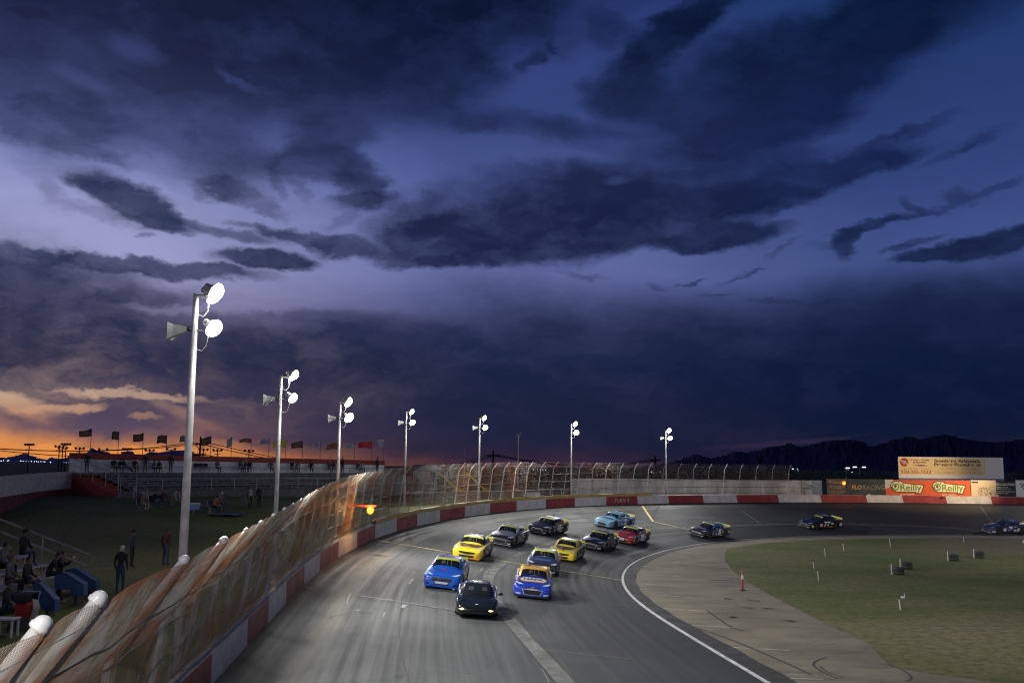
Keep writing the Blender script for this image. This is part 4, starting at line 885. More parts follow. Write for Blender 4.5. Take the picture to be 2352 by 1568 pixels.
def slide(px, Y, flip, words):
    q = at(px, 1127, Y); root = empty('slide', (q.x, q.y, 3.5)); n = 14; P = []
    for k in range(n + 1):
        t = k / n; P.append(Vector((-3.0 + 3.0 * t * (1.05 if t < .9 else 1.02), 0, 2.1 * (1 - sm(0, 1, t)) * 1.0 + .25)))
    m = MB(); cs = [(-.38, .28), (-.36, 0), (-.2, -.06), (.2, -.06), (.36, 0), (.38, .28), (.32, .28), (.3, .05), (-.3, .05), (-.32, .28)]; vs = [(p_.x * flip, p_.y + a, p_.z + b) for p_ in P for a, b in cs]; K = len(cs)
    fs = [(i * K + j, i * K + (j + 1) % K, (i + 1) * K + (j + 1) % K, (i + 1) * K + j) for i in range(n) for j in range(K)]
    m.add(vs, fs); m.build('chute', yel, root, smooth=True)
    mb = MB(); mb.box((0, 0, .12), (.9, .9, .45)); mb.build('base_pad', yel, root)
    for sy in (-.4, .4): MB().tube([(-3.1 * flip, sy, 0), (-3.1 * flip, sy, 3.2)], .05, 6).build('leg', gpost_m, root)
    m = MB(); m.box((-3.6 * flip, 0, 2.3), (1.0, .9, .08)); [m.box((-4.1 * flip - .12 * k * flip, 0, 2.0 - k * .35), (.2, .8, .05)) for k in range(6)]; m.build('platform', hous_m, root)
    tag(root, words, 'slide')
slide(1053, 140, 1, 'long yellow playground slide left of the fifth light pole'); slide(1116, 140, 1, 'yellow playground slide just right of the fifth light pole')
p = at(1062, 1125, 146); o = MB().box((0, 0, 1.6), (1.9, 1.6, 3.2)).box((0, 0, 3.3), (2.2, 1.9, .15)).box((-.5, -.82, 1.0), (.7, .05, 2.0)).build('tan_hut', mat('tan hut wall', (.22, .14, .06), .8, var=.2), None, loc=(p.x, p.y, 3.3)); tag(o, 'narrow tan hut between the two yellow slides', 'hut')
# small sheds and roofs on the dusk skyline
def shed(px0, px1, ey, ry, Y, wm, rm, words):
    a, b = at(px0, ey, Y), at(px1, ey, Y); ztop = at((px0 + px1) / 2, ry, Y).z; zb = 3.0; root = empty('shed', ((a.x + b.x) / 2, Y, zb)); hw = (b.x - a.x) / 2; ze = a.z - zb; zr = ztop - zb
    MB().box((0, 4, ze / 2), (hw * 1.9, 8, ze)).build('wall', wm, root)
    m = MB(); m.add([(-hw, -.5, ze), (hw, -.5, ze), (hw * .72, 4, zr), (-hw * .72, 4, zr), (-hw, 8.5, ze), (hw, 8.5, ze)], [(0, 1, 2, 3), (3, 2, 5, 4), (0, 3, 4), (1, 5, 2), (0, 4, 5, 1)]); m.build('roof', rm, root)
    MB().box((0, -.03, 1.0), (1.1, .06, 2.0)).build('door', dark_m, root); tag(root, words, 'shed')
dk = mat('dark shed wall', (.04, .035, .04), .8)
shed(939, 996, 1076, 1067, 190, dk, mat('blue grey roof', (.035, .06, .09), .6), 'low shed with a blue grey hipped roof right of the grandstand')
shed(1012, 1034, 1074, 1066, 200, dk, mat('red roof', (.14, .02, .03), .6), 'small shed with a red roof right of the blue roofed one')
cv = mat('pale canvas', (.42, .40, .36), .85, var=.2); q = at(985, 1130, 118); root = empty('canvas_shelter', (q.x, q.y, 3.4))
MB().add([(-1.9, 0, 3.0), (1.9, 0, 3.2), (1.9, 2.5, 2.9), (-1.9, 2.5, 2.8), (0, 1.2, 3.9)], [(0, 1, 4), (1, 2, 4), (2, 3, 4), (3, 0, 4)]).build('canopy', cv, root)
MB().add([(-1.9, 0, 3.0), (0, .02, 2.95), (.9, .1, .4), (-.1, .1, .2)], [(0, 1, 2, 3)]).build('side_curtain', cv, root)
for sx in (-1.85, 1.85):
    for sy in (.05, 2.45): MB().tube([(sx, sy, 0), (sx, sy, 2.95)], .04, 6).build('leg', gpost_m, root)
tag(root, 'pale canvas shelter with a hanging side behind the fence', 'shelter')
# dark bushes and scrub along the horizon
lf_m = mat('dark scrub leaves', (.035, .045, .02), .9, var=.4, vscale=2)
def bush(px, Y, w_, h_, words, base=3.2, seed=0):
    q = at(px, 1100, Y); root = empty('bush', (q.x, q.y, base)); rs = np.random.default_rng(seed); n = int(420); vs = []; fs = []
    cl = rs.uniform(-1, 1, (9, 3)) * [w_ * .38, w_ * .3, h_ * .25] + [0, 0, h_ * .55]
    c = cl[rs.integers(0, 9, n)] + rs.normal(0, 1, (n, 3)) * [w_ * .13, w_ * .13, h_ * .14]; c[:, 2] = np.clip(c[:, 2], .1, None)
    for k in range(n):
        a, b = rs.normal(0, 1, 3), rs.normal(0, 1, 3); a /= np.linalg.norm(a); b /= np.linalg.norm(b); s_ = h_ * .06; i = len(vs)
        vs += [tuple(c[k] + a * s_), tuple(c[k] + b * s_), tuple(c[k] - a * s_), tuple(c[k] - b * s_)]; fs.append((i, i + 1, i + 2, i + 3))
    MB().add(vs, fs).build('foliage', lf_m, root); mb = MB(); [mb.tube([(0, 0, -.1), tuple(cl[k] * .9)], [.07, .02], 5) for k in range(5)]; mb.build('stem', sil, root)
    tag(root, words, 'bush', 'dark bushes beyond the yard')
for k, (px, Y, w_, h_, wd) in enumerate([(922, 170, 9, 3.6, 'dark bush just right of the grandstand end'), (1160, 230, 22, 4.6, 'broad dark bush right of the fifth light pole'), (1270, 220, 20, 4.4, 'broad dark bush left of the sixth light pole'), (1390, 230, 24, 4.2, 'dark bush right of the sixth light pole above the white wall'), (1480, 240, 22, 4.2, 'dark bush left of the farthest light pole'), (1620, 240, 26, 4.4, 'dark bush right of the farthest light pole'), (1760, 250, 28, 4.4, 'dark bush above the right part of the white wall'), (1900, 250, 26, 4.6, 'dark bush above the dark green banner'), (2010, 260, 24, 4.6, 'dark bush just left of the billboard'), (2335, 240, 16, 4.6, 'dark bush at the right edge beyond the billboard')]):
    bush(px, Y, w_, h_, wd, 2.6, k)

# ------------------------------------------------------------------ banners, billboard
def T5(x, y): return (1960 + x / 3.92) * .91875, (1080 + y / 3.92) * .91875
class Board:                    # a flat board; coordinates read off the photo crop are turned into metres on the board
    def __init__(s, x0, x1, ytop, ybot, Y, name, label, cat, thick=.08, base=None):
        s.Y = Y; s.k = .91875 / 3.92 / F_PX * Y; a = at(*T5(x0, ybot), Y); s.x0, s.y0 = x0, ybot; s.root = empty(name, (a.x, Y, a.z)); s.w = (x1 - x0) * s.k; s.h = (ybot - ytop) * s.k; s.layer = 0
        tag(s.root, label, cat)
    def X(s, x): return (x - s.x0) * s.k
    def Z(s, y): return (s.y0 - y) * s.k
    def rect(s, x0, y0, x1, y1, m, name, lay, th=.02):
        o = MB().box(((s.X(x0) + s.X(x1)) / 2, -lay * .012 + th / 2, (s.Z(y0) + s.Z(y1)) / 2), (abs(s.X(x1) - s.X(x0)), th, abs(s.Z(y1) - s.Z(y0)))).build(name, m, s.root); return o
    def text(s, body, x0, x1, y0, y1, m, lay, shear=0.0, bold=0.0, name='lettering', tilt=0.0, space=1.0):
        vs, fs = text_mesh(body, 1.0, 0, shear=shear, bold=bold, space=space); xs = [v.x for v in vs]; ys = [v.y for v in vs]
        ax, bx, ay, by = min(xs), max(xs), min(ys), max(ys); W_, H_ = s.X(x1) - s.X(x0), s.Z(y0) - s.Z(y1)
        out = [(s.X(x0) + (v.x - ax) / (bx - ax) * W_, -lay * .012, s.Z(y1) + (v.y - ay) / (by - ay) * H_ + tilt * ((v.x - ax) / (bx - ax) - .5) * W_) for v in vs]
        return MB().add(out, [f[::-1] for f in fs] if False else fs).build(name, m, s.root)
    def poly(s, pts, m, lay, name='emblem'):
        return MB().add([(s.X(x), -lay * .012, s.Z(y)) for x, y in pts], [tuple(range(len(pts)))]).build(name, m, s.root)
cm = lambda n, c, r=.7: mat(n, srgb(*c), r)
cream = cm('cream vinyl', (232, 205, 150)); wht = cm('white vinyl', (225, 222, 215)); brown = cm('dark brown ink', (70, 55, 48)); redink = cm('red ink', (165, 45, 35)); goldink = cm('gold ink', (200, 150, 90)); blueink = cm('steel blue ink', (95, 115, 150))
B = Board(1127, 2150, 243, 462, 137, 'billboard', 'long cream and white billboard advertising heating and cooling above the banners', 'billboard')
B.rect(1127, 243, 2148, 462, wht, 'panel', 0, .12); B.rect(1127, 447, 2150, 463, blueink, 'trim', 1); B.rect(1132, 252, 1970, 414, cream, 'poster', 1.2)
circ = lambda cx, cy, r, n=28: [(cx + r * math.cos(2 * math.pi * k / n), cy + r * math.sin(2 * math.pi * k / n)) for k in range(n)][::-1]
B.poly(circ(1184, 296, 41), redink, 2.6); B.text('Rite', 1152, 1205, 275, 295, wht, 3.4, bold=.02); B.text('Way', 1166, 1222, 297, 322, wht, 3.4, bold=.02)
B.text('Heating,', 1238, 1335, 264, 282, redink, 2.6, bold=.03); B.text('Cooling', 1346, 1434, 264, 282, brown, 2.6, bold=.03); B.text('& Plumbing', 1270, 1403, 287, 307, brown, 2.6, bold=.03)
B.poly([(1250, 322), (1300, 316), (1360, 318), (1432, 330), (1380, 326), (1310, 324)][::-1], redink, 2.6); B.poly([(1290, 330), (1350, 325), (1425, 332), (1350, 334)][::-1], blueink, 2.8)
B.text('CALL OR TEXT TODAY', 1143, 1440, 346, 364, goldink, 2.6); B.text('520.355.7223', 1148, 1440, 371, 402, redink, 2.6, bold=.012)
B.text("Southern Arizona's", 1478, 1922, 262, 293, brown, 2.6, bold=.03); B.text('Premier Provider of', 1475, 1930, 299, 330, brown, 2.6, bold=.03)
B.text('\u2022 HEATING  \u2022 COOLING', 1516, 1892, 345, 365, goldink, 2.6); B.text('\u2022 PLUMBING  \u2022 ELECTRICAL', 1478, 1935, 382, 402, goldink, 2.6)
for x in (1150, 1382, 1625, 1868, 2132): MB().box((B.X(x), .12, -1.3), (.12, .12, 2.6 + .1)).build('leg', post_m, B.root)
frame_m = mat('banner frame', (.30, .29, .28), .6)
B = Board(425, 610, 458, 622, 129.6, 'brown_banner', 'dark brown banner with small cream writing left of the dark green banner', 'banner')
B.rect(428, 460, 608, 621, cm('brown banner cloth', (88, 76, 70)), 'cloth', 0); ci = cm('cream ink', (190, 178, 165))
B.text('RC', 440, 475, 478, 500, ci, 1, shear=.3); B.text('Dark Desert', 484, 575, 484, 500, ci, 1); B.text('6641 S Sixteenth Rd', 445, 592, 522, 535, ci, 1); B.text('(520) 555-0000', 462, 574, 543, 555, ci, 1) if False else B.text('(520) 574-8515', 462, 574, 541, 555, ci, 1); B.text('$5 Off Early Bird Special', 438, 594, 574, 587, ci, 1); B.text('Before Tee Off Time', 458, 582, 590, 602, ci, 1)
for x in (426, 610): MB().box((B.X(x), .05, B.h / 2), (.05, .06, B.h + .1)).build('post', frame_m, B.root)
B = Board(610, 995, 458, 622, 129.6, 'green_banner', 'dark green banner with slanted tan capitals on the outer fence', 'banner')
B.rect(612, 461, 993, 621, mat('dark green banner cloth', srgb(48, 58, 56), .7, var=.25, vscale=.9), 'cloth', 0); fl = cm('tan ink', (190, 150, 90)); fl2 = cm('grey tan ink', (150, 138, 112))
B.text('FLO', 664, 764, 518, 560, fl, 1, shear=.25, bold=.03); B.text('RACING', 770, 988, 518, 562, fl2, 1, shear=.25, space=1.1)
rr_ = cm('dull red ink', (120, 50, 45)); B.poly([(636, 518), (664, 518), (660, 528), (634, 528)][::-1], rr_, 1); B.poly([(632, 534), (658, 534), (655, 544), (630, 544)][::-1], rr_, 1); B.poly([(640, 550), (652, 550), (648, 560), (638, 560)][::-1], rr_, 1)
B = Board(992, 1830, 463, 630, 129.6, 'orange_banner', 'long orange auto parts banner with two green and cream logos, lit from below', 'banner')
B.rect(994, 467, 1828, 629, mat('orange banner cloth', srgb(215, 85, 32), .65, var=.12), 'cloth', 0)
B.poly([(994, 465), (1076, 467), (1066, 500), (1040, 540), (1000, 556), (994, 556)][::-1], cm('peeled white backing', (200, 190, 180)), 1.2, 'peeled_corner')
dg = cm('dark green ink', (38, 62, 30)); crm = cm('pale cream ink', (238, 226, 176)); grn = cm('leaf green ink', (92, 140, 60))
for x0 in (1042, 1447):
    B.poly([(x0 + a, b) for a, b in [(0, 520), (20, 487), (60, 478), (120, 480), (130, 495), (305, 510), (335, 515), (300, 602), (240, 600), (245, 588), (60, 588), (20, 570)]][::-1], dg, 2.0, 'logo_outline')
    B.poly([(x0 + a, b) for a, b in [(8, 520), (26, 494), (60, 485), (112, 487), (124, 502), (300, 517), (323, 522), (293, 594), (252, 592), (250, 580), (62, 580), (26, 565)]][::-1], crm, 2.6, 'logo_ground')
    B.poly(circ(x0 + 52, 534, 36), grn, 3.2, 'logo_ring'); B.poly(circ(x0 + 52, 534, 24), crm, 3.8, 'logo_ring'); B.poly(circ(x0 + 46, 530, 8), dg, 4.4, 'clover'); B.poly(circ(x0 + 58, 530, 8), dg, 4.4, 'clover'); B.poly(circ(x0 + 52, 522, 8), dg, 4.5, 'clover'); B.poly([(x0 + 50, 532), (x0 + 54, 532), (x0 + 56, 550), (x0 + 48, 550)][::-1], dg, 4.6, 'clover')
    B.text("'", x0 + 82, x0 + 92, 490, 508, grn, 3.2, bold=.05); B.text('Reilly', x0 + 98, x0 + 305, 508, 592, grn, 3.2, bold=.015)
    B.text('AUTO PARTS', x0 + 93, x0 + 228, 602, 620, crm, 2, bold=.02)
B = Board(1830, 2275, 470, 634, 129.6, 'race_banner', 'banner with a sepia race picture on the left and a dark lettered right half', 'banner')
sep = bpy.data.materials.new('sepia print'); sep.use_nodes = True; g = NT(sep.node_tree); tc = g.new('ShaderNodeTexCoord').outputs['Object']; bb = sep.node_tree.nodes['Principled BSDF']
sx_ = g.new('ShaderNodeSeparateXYZ'); g.put(sx_.inputs[0], tc); msk = g.math('MULTIPLY', g.mr(sx_.outputs[2], .1, .35, 0, 1), g.mr(sx_.outputs[2], 1.1, 1.6, 1, 0)); msk = g.math('MULTIPLY', msk, g.mr(sx_.outputs[0], .6, 1.4, 0, 1))
g.l.new(g.mix(g.math('MULTIPLY', msk, g.mr(g.noise(tc, 3.2, 5, .7), .45, .6, 0, .9)), srgb(215, 195, 160), srgb(95, 85, 72)), bb.inputs['Base Color'])
B.rect(1832, 472, 2080, 631, sep, 'picture', 0); B.rect(2081, 478, 2272, 631, cm('charcoal banner', (52, 54, 56)), 'dark_half', 0); B.rect(1846, 484, 1908, 500, brown, 'small_plate', 1); lw = cm('pale ink', (205, 200, 185)); B.rect(2070, 500, 2260, 520, lw, 'title_bar', 1)
B.text('AVON GARAGE', 2076, 2250, 503, 517, brown, 2, shear=.2, bold=.03) if False else B.text('SUMMIT CIRCUIT', 2078, 2250, 503, 517, brown, 2, shear=.2, bold=.03)
for (x1, y, t_) in ((2196, 537, '1500 E. HWY 82'), (2222, 556, 'SONOITA ST, AZ'), (2260, 577, 'www.DIRTRACES.com'), (2200, 597, '(520) 901-3657')): B.text(t_, 2086, x1, y - 6, y + 7, lw, 1, bold=.02)
B = Board(2275, 2700, 470, 634, 129.6, 'white_banner', 'white banner with black checkered marks at the right edge of the picture', 'banner')
B.rect(2277, 472, 2700, 633, wht, 'cloth', 0); blk = cm('black ink', (30, 30, 32))
for i in range(4):
    for j in range(6):
        if (i + j) % 2 == 0: B.poly([(2322 + j * 14 + i * 3, 505 + i * 13), (2336 + j * 14 + i * 3, 503 + i * 13), (2339 + j * 14 + i * 3, 515 + i * 13), (2325 + j * 14 + i * 3, 517 + i * 13)][::-1], blk, 1, 'checker')
# warm lamps that light the banners and the billboard
for px, py, e, aimp in ((2180, 1137, 260, (2120, 1080)), (1996, 1137, 60, (1985, 1118)), (2290, 1137, 110, (2290, 1080))):
    q = at(px, py, 127.9); root = empty('banner_lamp', (q.x, q.y, 3.85)); MB().box((0, 0, .08), (.3, .2, .14)).build('housing', hous_m, root); MB().box((0, .11, .1), (.22, .01, .1)).build('lens', mat('warm lamp glass', (1, .9, .7), .4, emit=(1, .82, .5), estr=6), root)
    tag(root, {2180: 'small warm lamp on the wall top below the orange banner', 1996: 'small lamp on the wall top below the dark green banner', 2290: 'small lamp on the wall top below the white banner at the right'}[px], 'lamp')
    t_ = at(*aimp, 133); 
spot('banner_flood', (66, 117, 9.5), (53, 131, 6.6), 12500, 75, .8, (1, .72, .42), .2)
amb = mat('lit amber lamp', (1, .5, .05), .4, emit=(1.0, .25, .012), estr=2.3)
def caution(px0, py0, px, py, Y, zb, words, en, arm_m):
    a, b = at(px0, py0, Y), at(px, py, Y); root = empty('caution_light', (a.x, a.y, zb)); H = a.z - zb
    MB().tube([(0, 0, 0), (0, 0, H)], .045, 8).build('post', arm_m, root); d = b - a
    MB().bar((0, 0, H), (d.x + .25, d.y, H - .1), .07, .12).build('arm', arm_m, root); MB().box((d.x, d.y, d.z + H + .26), (.7, .22, .1)).build('hood', arm_m, root)
    MB().lathe([(.02, -.24), (.12, -.20), (.20, -.10), (.22, 0), (.20, .10), (.12, .18), (.02, .21)], 16, Matrix.Translation((d.x, d.y - .05, d.z + H))).build('lamp', amb, root, smooth=True)
    tag(root, words, 'caution light'); l = bpy.data.lights.new('amber_lamp', 'POINT'); l.energy = en; l.color = (1, .45, .08); l.shadow_soft_size = .15; o = bpy.data.objects.new('amber_lamp', l); COL.objects.link(o); o.location = root.location + Vector((d.x, d.y - .35, d.z + H))
armr = mat('dull red steel', (.20, .03, .02), .5)
caution(778, 1158, 851, 1171, 60.6, 2.6, 'glowing amber caution light on a red arm reaching out over the wall', 260, armr)
caution(1921, 1109, 1938, 1109, 128.6, 3.8, 'small glowing amber light in front of the brown banner', 25, armr)
# infield items
def delineator(px, yb, yt, words, grp='white stakes in the infield'):
    q = on_z(px, yb, 0); h = (yb - yt) / F_PX * q.y; root = empty('marker_stake', (q.x, q.y, 0)); dx = h * random.uniform(-.12, -.02)
    MB().bar((0, 0, -.05), (dx * .75, 0, h * .78), .055, .04).build('stake', whit_m, root); MB().bar((dx * .75, 0, h * .78), (dx, 0, h), .07, .05).build('top_sleeve', dark_m, root)
    return tag(root, words, 'marker', grp)
for (x, y0, y1, w_) in [(1184, 212, 150, 'white stake with a dark top, left one of the far pair in the infield'), (1293, 180, 125, 'white stake with a dark top, right one of the far pair in the infield'), (1566, 157, 95, 'white stake standing near the far edge of the infield grass'), (1117, 282, 232, 'short white stake nearest the orange post, behind another stake'), (1143, 354, 285, 'white stake with a dark top nearest the right of the orange post'), (1999, 130, 88, 'thin stake at the far edge of the grass toward the right'), (1626, 524, 450, 'white stake with a small white tag, alone in the near grass')]:
    xx, yy = z6(x, y0); o = delineator(xx, yy, z6(x, y1)[1], w_)
    if x == 1626: MB().box((.14, 0, .62), (.22, .02, .1)).box((.24, 0, .7), (.03, .02, .2)).build('tag', whit_m, o)
q = on_z(*z6(697, 412), 0); h = (412 - 312) / 2.352 * .91875 / F_PX * q.y; root = empty('orange_post', (q.x, q.y, 0)); om = mat('orange plastic post', (.42, .06, .02), .5)
MB().lathe([(.17, 0), (.17, .05), (.09, .06)], 12).build('base', dark_m, root); MB().tube([(0, 0, .05), (.02, 0, h * .95), (.03, 0, h)], [.065, .055, .035], 10).build('tube', om, root, smooth=True)
for z_ in (.70, .82): MB().lathe([(.068, h * z_ - .05), (.068, h * z_ + .05)], 12, Matrix.Translation((.015, 0, 0))).build('reflective_band', whit_m, root)
MB().lathe([(.04, h - .02), (.06, h + .03), (.03, h + .08)], 8, Matrix.Translation((.03, 0, 0))).build('handle', om, root); tag(root, 'orange plastic post with two white bands at the grass edge', 'post')
tyre_blk = mat('tyre rubber', (.03, .032, .03), .85, var=.3, vscale=6)
for (x, y, w_) in [(1615, 318, 'low dark tyre stack, front one of the left pair in the infield'), (1664, 285, 'low dark tyre stack, back one of the left pair in the infield'), (1940, 237, 'low dark tyre stack in the middle of the far infield'), (2092, 220, 'low dark tyre stack farthest right in the infield')]:
    q = on_z(*z6(x, y), 0); root = empty('tyre_stack', (q.x, q.y, 0)); 
    for k in range(2): MB().lathe([(.31, .0), (.36, .05), (.38, .12), (.36, .2), (.31, .24), (.2, .24), (.18, .12), (.2, 0)], 22, Matrix.Translation((rr.uniform(-.03, .03), 0, .25 * k))).build('tyre', tyre_blk, root, smooth=True)
    MB().box((-.52, -.1, .34), (.05, .05, .75)).build('stake', whit_m, root); tag(root, w_, 'tyre stack', 'tyre stacks in the infield')
q = on_z(2348, 1247, 0); o = MB().lathe([(.55, 0), (.52, .2), (.38, .38), (.12, .45)], 14).build('white_cover', whit_m, None, smooth=True, loc=(q.x + .6, q.y, 0)); tag(o, 'white rounded cover on the grass at the right edge', 'cover')
# ------------------------------------------------------------------ cars
def paint(name, col, rough=.28, metal=0.0, coat=.8): return mat(name, col, rough, metal, coat=coat)
tyre_m2 = mat('racing slick', (.018, .018, .018), .75); rim_m = mat('painted rim', (.17, .17, .18), .4, .5); glass_m = mat('dark car glass', (.012, .014, .016), .08, coat=.6); grl_m = mat('black grille', (.010, .010, .011), .5)
brace_m = mat('dull brace', (.13, .13, .13), .5); seat_m = mat('dim cabin shape', (.045, .042, .04), .4)
silver_m = mat('headlight sticker', (.55, .56, .58), .3); white_d = mat('white sticker', (.70, .70, .70), .35)
def interp_rows(rows, xs):      # rows: x then values, monotone smooth interpolation
    r = np.array(sorted(rows)); out = []
    for c in range(1, r.shape[1]):
        x, y = r[:, 0], r[:, c]; h = np.diff(x); dlt = np.diff(y) / h; m_ = np.zeros(len(x)); m_[0], m_[-1] = dlt[0], dlt[-1]
        for k in range(1, len(x) - 1): m_[k] = 0 if dlt[k - 1] * dlt[k] <= 0 else 2 * dlt[k - 1] * dlt[k] / (dlt[k - 1] + dlt[k])
        idx = np.clip(np.searchsorted(x, xs) - 1, 0, len(h) - 1); t = (xs - x[idx]) / h[idx]
        out.append(y[idx] * (2 * t ** 3 - 3 * t ** 2 + 1) + h[idx] * m_[idx] * (t ** 3 - 2 * t ** 2 + t) + y[idx + 1] * (-2 * t ** 3 + 3 * t ** 2) + h[idx] * m_[idx + 1] * (t ** 3 - t ** 2))
    return np.array(out).T
# x, half width, bottom z, shoulder z, crown z (centre line), nose tuck
STOCK = [(2.50, .62, .14, .42, .46), (2.47, .80, .11, .52, .56), (2.38, .90, .10, .60, .64), (2.2, .955, .10, .66, .70), (1.8, .985, .11, .735, .775), (1.4, .995, .12, .78, .83), (.9, .985, .12, .83, .885), (.4, .97, .12, .86, .90), (-.4, .97, .12, .88, .90), (-1.0, .985, .12, .90, .92), (-1.5, .995, .12, .92, .94), (-2.0, .985, .13, .925, .95), (-2.3, .95, .16, .92, .945), (-2.44, .91, .22, .90, .93), (-2.5, .85, .30, .86, .88)]
C5 = [(2.30, .50, .20, .36, .39), (2.27, .66, .16, .43, .46), (2.15, .79, .14, .50, .54), (1.95, .87, .14, .575, .60), (1.6, .92, .14, .68, .67), (1.35, .935, .14, .72, .705), (.9, .925, .14, .735, .76), (.4, .90, .14, .74, .79), (-.3, .90, .14, .77, .80), (-.9, .925, .14, .82, .84), (-1.4, .935, .14, .86, .88), (-1.9, .90, .17, .87, .90), (-2.15, .84, .25, .86, .89), (-2.25, .76, .38, .80, .83)]
def body_shape(rows, arches, wheel_r, gh, n_long=60):
    xs = np.r_[np.linspace(rows[0][0], rows[0][0] - .35, 10), np.linspace(rows[0][0] - .43, rows[-1][0] + .3, n_long), np.linspace(rows[-1][0] + .25, rows[-1][0], 8)]
    P = interp_rows(rows, xs); vs = []; K = 0
    for x, (w, zb, zs, zc) in zip(xs, P):
        dz = zs - zb; half = [(0, zb), (w * .82, zb), (w * .965, zb + .04), (w * .992, zb + dz * .3), (w * 1.0, zb + dz * .55), (w * .985, zb + dz * .8), (w * .945, zs - .025), (w * .88, zs + .008), (w * .72, zs + (zc - zs) * .45), (w * .4, zs + (zc - zs) * .88), (0, zc)]
        ring = half + [(-y, z) for y, z in half[-2:0:-1]]; K = len(ring); vs += [(x, y, z) for y, z in ring]
    n = len(xs); fs = [(i * K + j, i * K + (j + 1) % K, (i + 1) * K + (j + 1) % K, (i + 1) * K + j) for i in range(n - 1) for j in range(K)]
    fs += [tuple(range(K))[::-1], tuple((n - 1) * K + j for j in range(K))]
    me = bpy.data.meshes.new('body'); me.from_pydata(vs, [], fs); me.update()
    bm = bmesh.new(); bm.from_mesh(me); bmesh.ops.recalc_face_normals(bm, faces=bm.faces); bm.to_mesh(me); bm.free()
    ob = link('body_tmp', me); cut = MB()
    for ax in arches:
        for sy in (-1, 1): cut.lathe([(wheel_r + .055, -.22), (wheel_r + .055, .3)], 36, Matrix.Translation((ax, sy * .92, wheel_r)) @ Matrix.Rotation(R(90), 4, 'X'))
    co = cut.build('cut', dark_m); bm = bmesh.new(); bm.from_mesh(co.data); bmesh.ops.recalc_face_normals(bm, faces=bm.faces); bm.to_mesh(co.data); bm.free()
    md = ob.modifiers.new('b', 'BOOLEAN'); md.operation = 'DIFFERENCE'; md.object = co; md.solver = 'EXACT'
    dg = bpy.context.evaluated_depsgraph_get(); dg.update(); res = bpy.data.meshes.new_from_object(ob.evaluated_get(dg))
    bpy.data.objects.remove(ob); bpy.data.objects.remove(co)
    # greenhouse: base ring and roof ring joined by curved panels
    g = MB(); xf, xr, wf, wr, xtf, xtr, wt, zr, zcowl, zdeck = gh; N = 14; rings = []
    for k in range(N + 1):
        t = k / N; e = t ** .9; z_ = lambda zb_: zb_ + (zr - zb_) * (math.sin(t * math.pi / 2) ** .95)
        ring = []
        for j in range(28):
            a = 2 * math.pi * j / 28; ca, sa = math.cos(a), math.sin(a); pw = .42
            sx, sy = math.copysign(abs(ca) ** pw, ca), math.copysign(abs(sa) ** (pw), sa)
            cx0, hx0 = (xf + xr) / 2, (xf - xr) / 2; cx1, hx1 = (xtf + xtr) / 2, (xtf - xtr) / 2
            w0 = wf + (wr - wf) * (0.5 - sx * .5); cx_, hx_ = cx0 + (cx1 - cx0) * t, hx0 + (hx1 - hx0) * t; w_ = w0 + (wt - w0) * t ** 1.25
            zb_ = zcowl + (zdeck - zcowl) * (.5 - sx * .5); ring.append((cx_ + hx_ * sx + (.10 * (1 - abs(sy) ** 2) * (1 - t) if sx > 0 else 0), w_ * sy, z_(zb_)))
        rings.append(ring)
    rings.append([(p[0] * .55 + (xtf + xtr) / 2 * .45, p[1] * .55, zr + .022) for p in rings[-1]])
    vs = sum(rings, []); K = 28; fs = [(i * K + j, i * K + (j + 1) % K, (i + 1) * K + (j + 1) % K, (i + 1) * K + j) for i in range(len(rings) - 1) for j in range(K)] + [tuple((len(rings) - 1) * K + j for j in range(K))]
    return res, (vs, fs)
def joined(me, extra):
    vs = [v.co.copy() for v in me.vertices]; fs = [tuple(p.vertices) for p in me.polygons]; b = len(vs)
    return vs + [Vector(v) for v in extra[0]], fs + [tuple(b + i for i in f) for f in extra[1]]
GH_S = (.98, -1.95, .86, .84, .12, -1.02, .60, 1.285, .865, .91)
GH_C = (.95, -1.75, .80, .74, .02, -.72, .50, 1.20, .74, .86)
S_body, S_gh = body_shape(STOCK, (1.47, -1.33), .345, GH_S); C_body, C_gh = body_shape(C5, (1.32, -1.33), .33, GH_C)
S_V, S_F = joined(S_body, S_gh); C_V, C_F = joined(C_body, C_gh)
S_BVH = BVHTree.FromPolygons(S_V, S_F); C_BVH = BVHTree.FromPolygons(C_V, C_F)
S_ON = BVHTree.FromPolygons([v.co.copy() for v in S_body.vertices], [tuple(p.vertices) for p in S_body.polygons])
def drape(bvh, pts, fs, frame, name, m, parent, off=.006):   # lay a thin sticker or pane onto the bodywork
    o, u, v, d = [Vector(q) for q in frame]; out = []
    for (a, b) in pts:
        p = o + u * a + v * b; hit = bvh.ray_cast(p, d, 4.0); h = hit[0] if hit[0] is not None else p + d * .5
        out.append(h - d * off)
    return MB().add(out, fs).build(name, m, parent, smooth=True)
def grid_poly(poly, step=.05):   # quads of a regular grid whose cells lie in the polygon, edges snapped by clipping rows
    P = np.array(poly, float); y0, y1 = P[:, 1].min(), P[:, 1].max(); n = max(2, int((y1 - y0) / step) + 1); rows = []
    for y in np.linspace(y0 + 1e-4, y1 - 1e-4, n):
        X = []
        for i in range(len(P)):
            a, b = P[i], P[(i + 1) % len(P)]
            if (a[1] - y) * (b[1] - y) < 0: X.append(a[0] + (y - a[1]) / (b[1] - a[1]) * (b[0] - a[0]))
        rows.append((min(X), max(X), y))
    m_ = max(3, int((P[:, 0].max() - P[:, 0].min()) / step) + 1); pts = [(x0 + (x1 - x0) * k / (m_ - 1), y) for x0, x1, y in rows for k in range(m_)]
    return pts, [(i * m_ + j, i * m_ + j + 1, (i + 1) * m_ + j + 1, (i + 1) * m_ + j) for i in range(len(rows) - 1) for j in range(m_ - 1)]
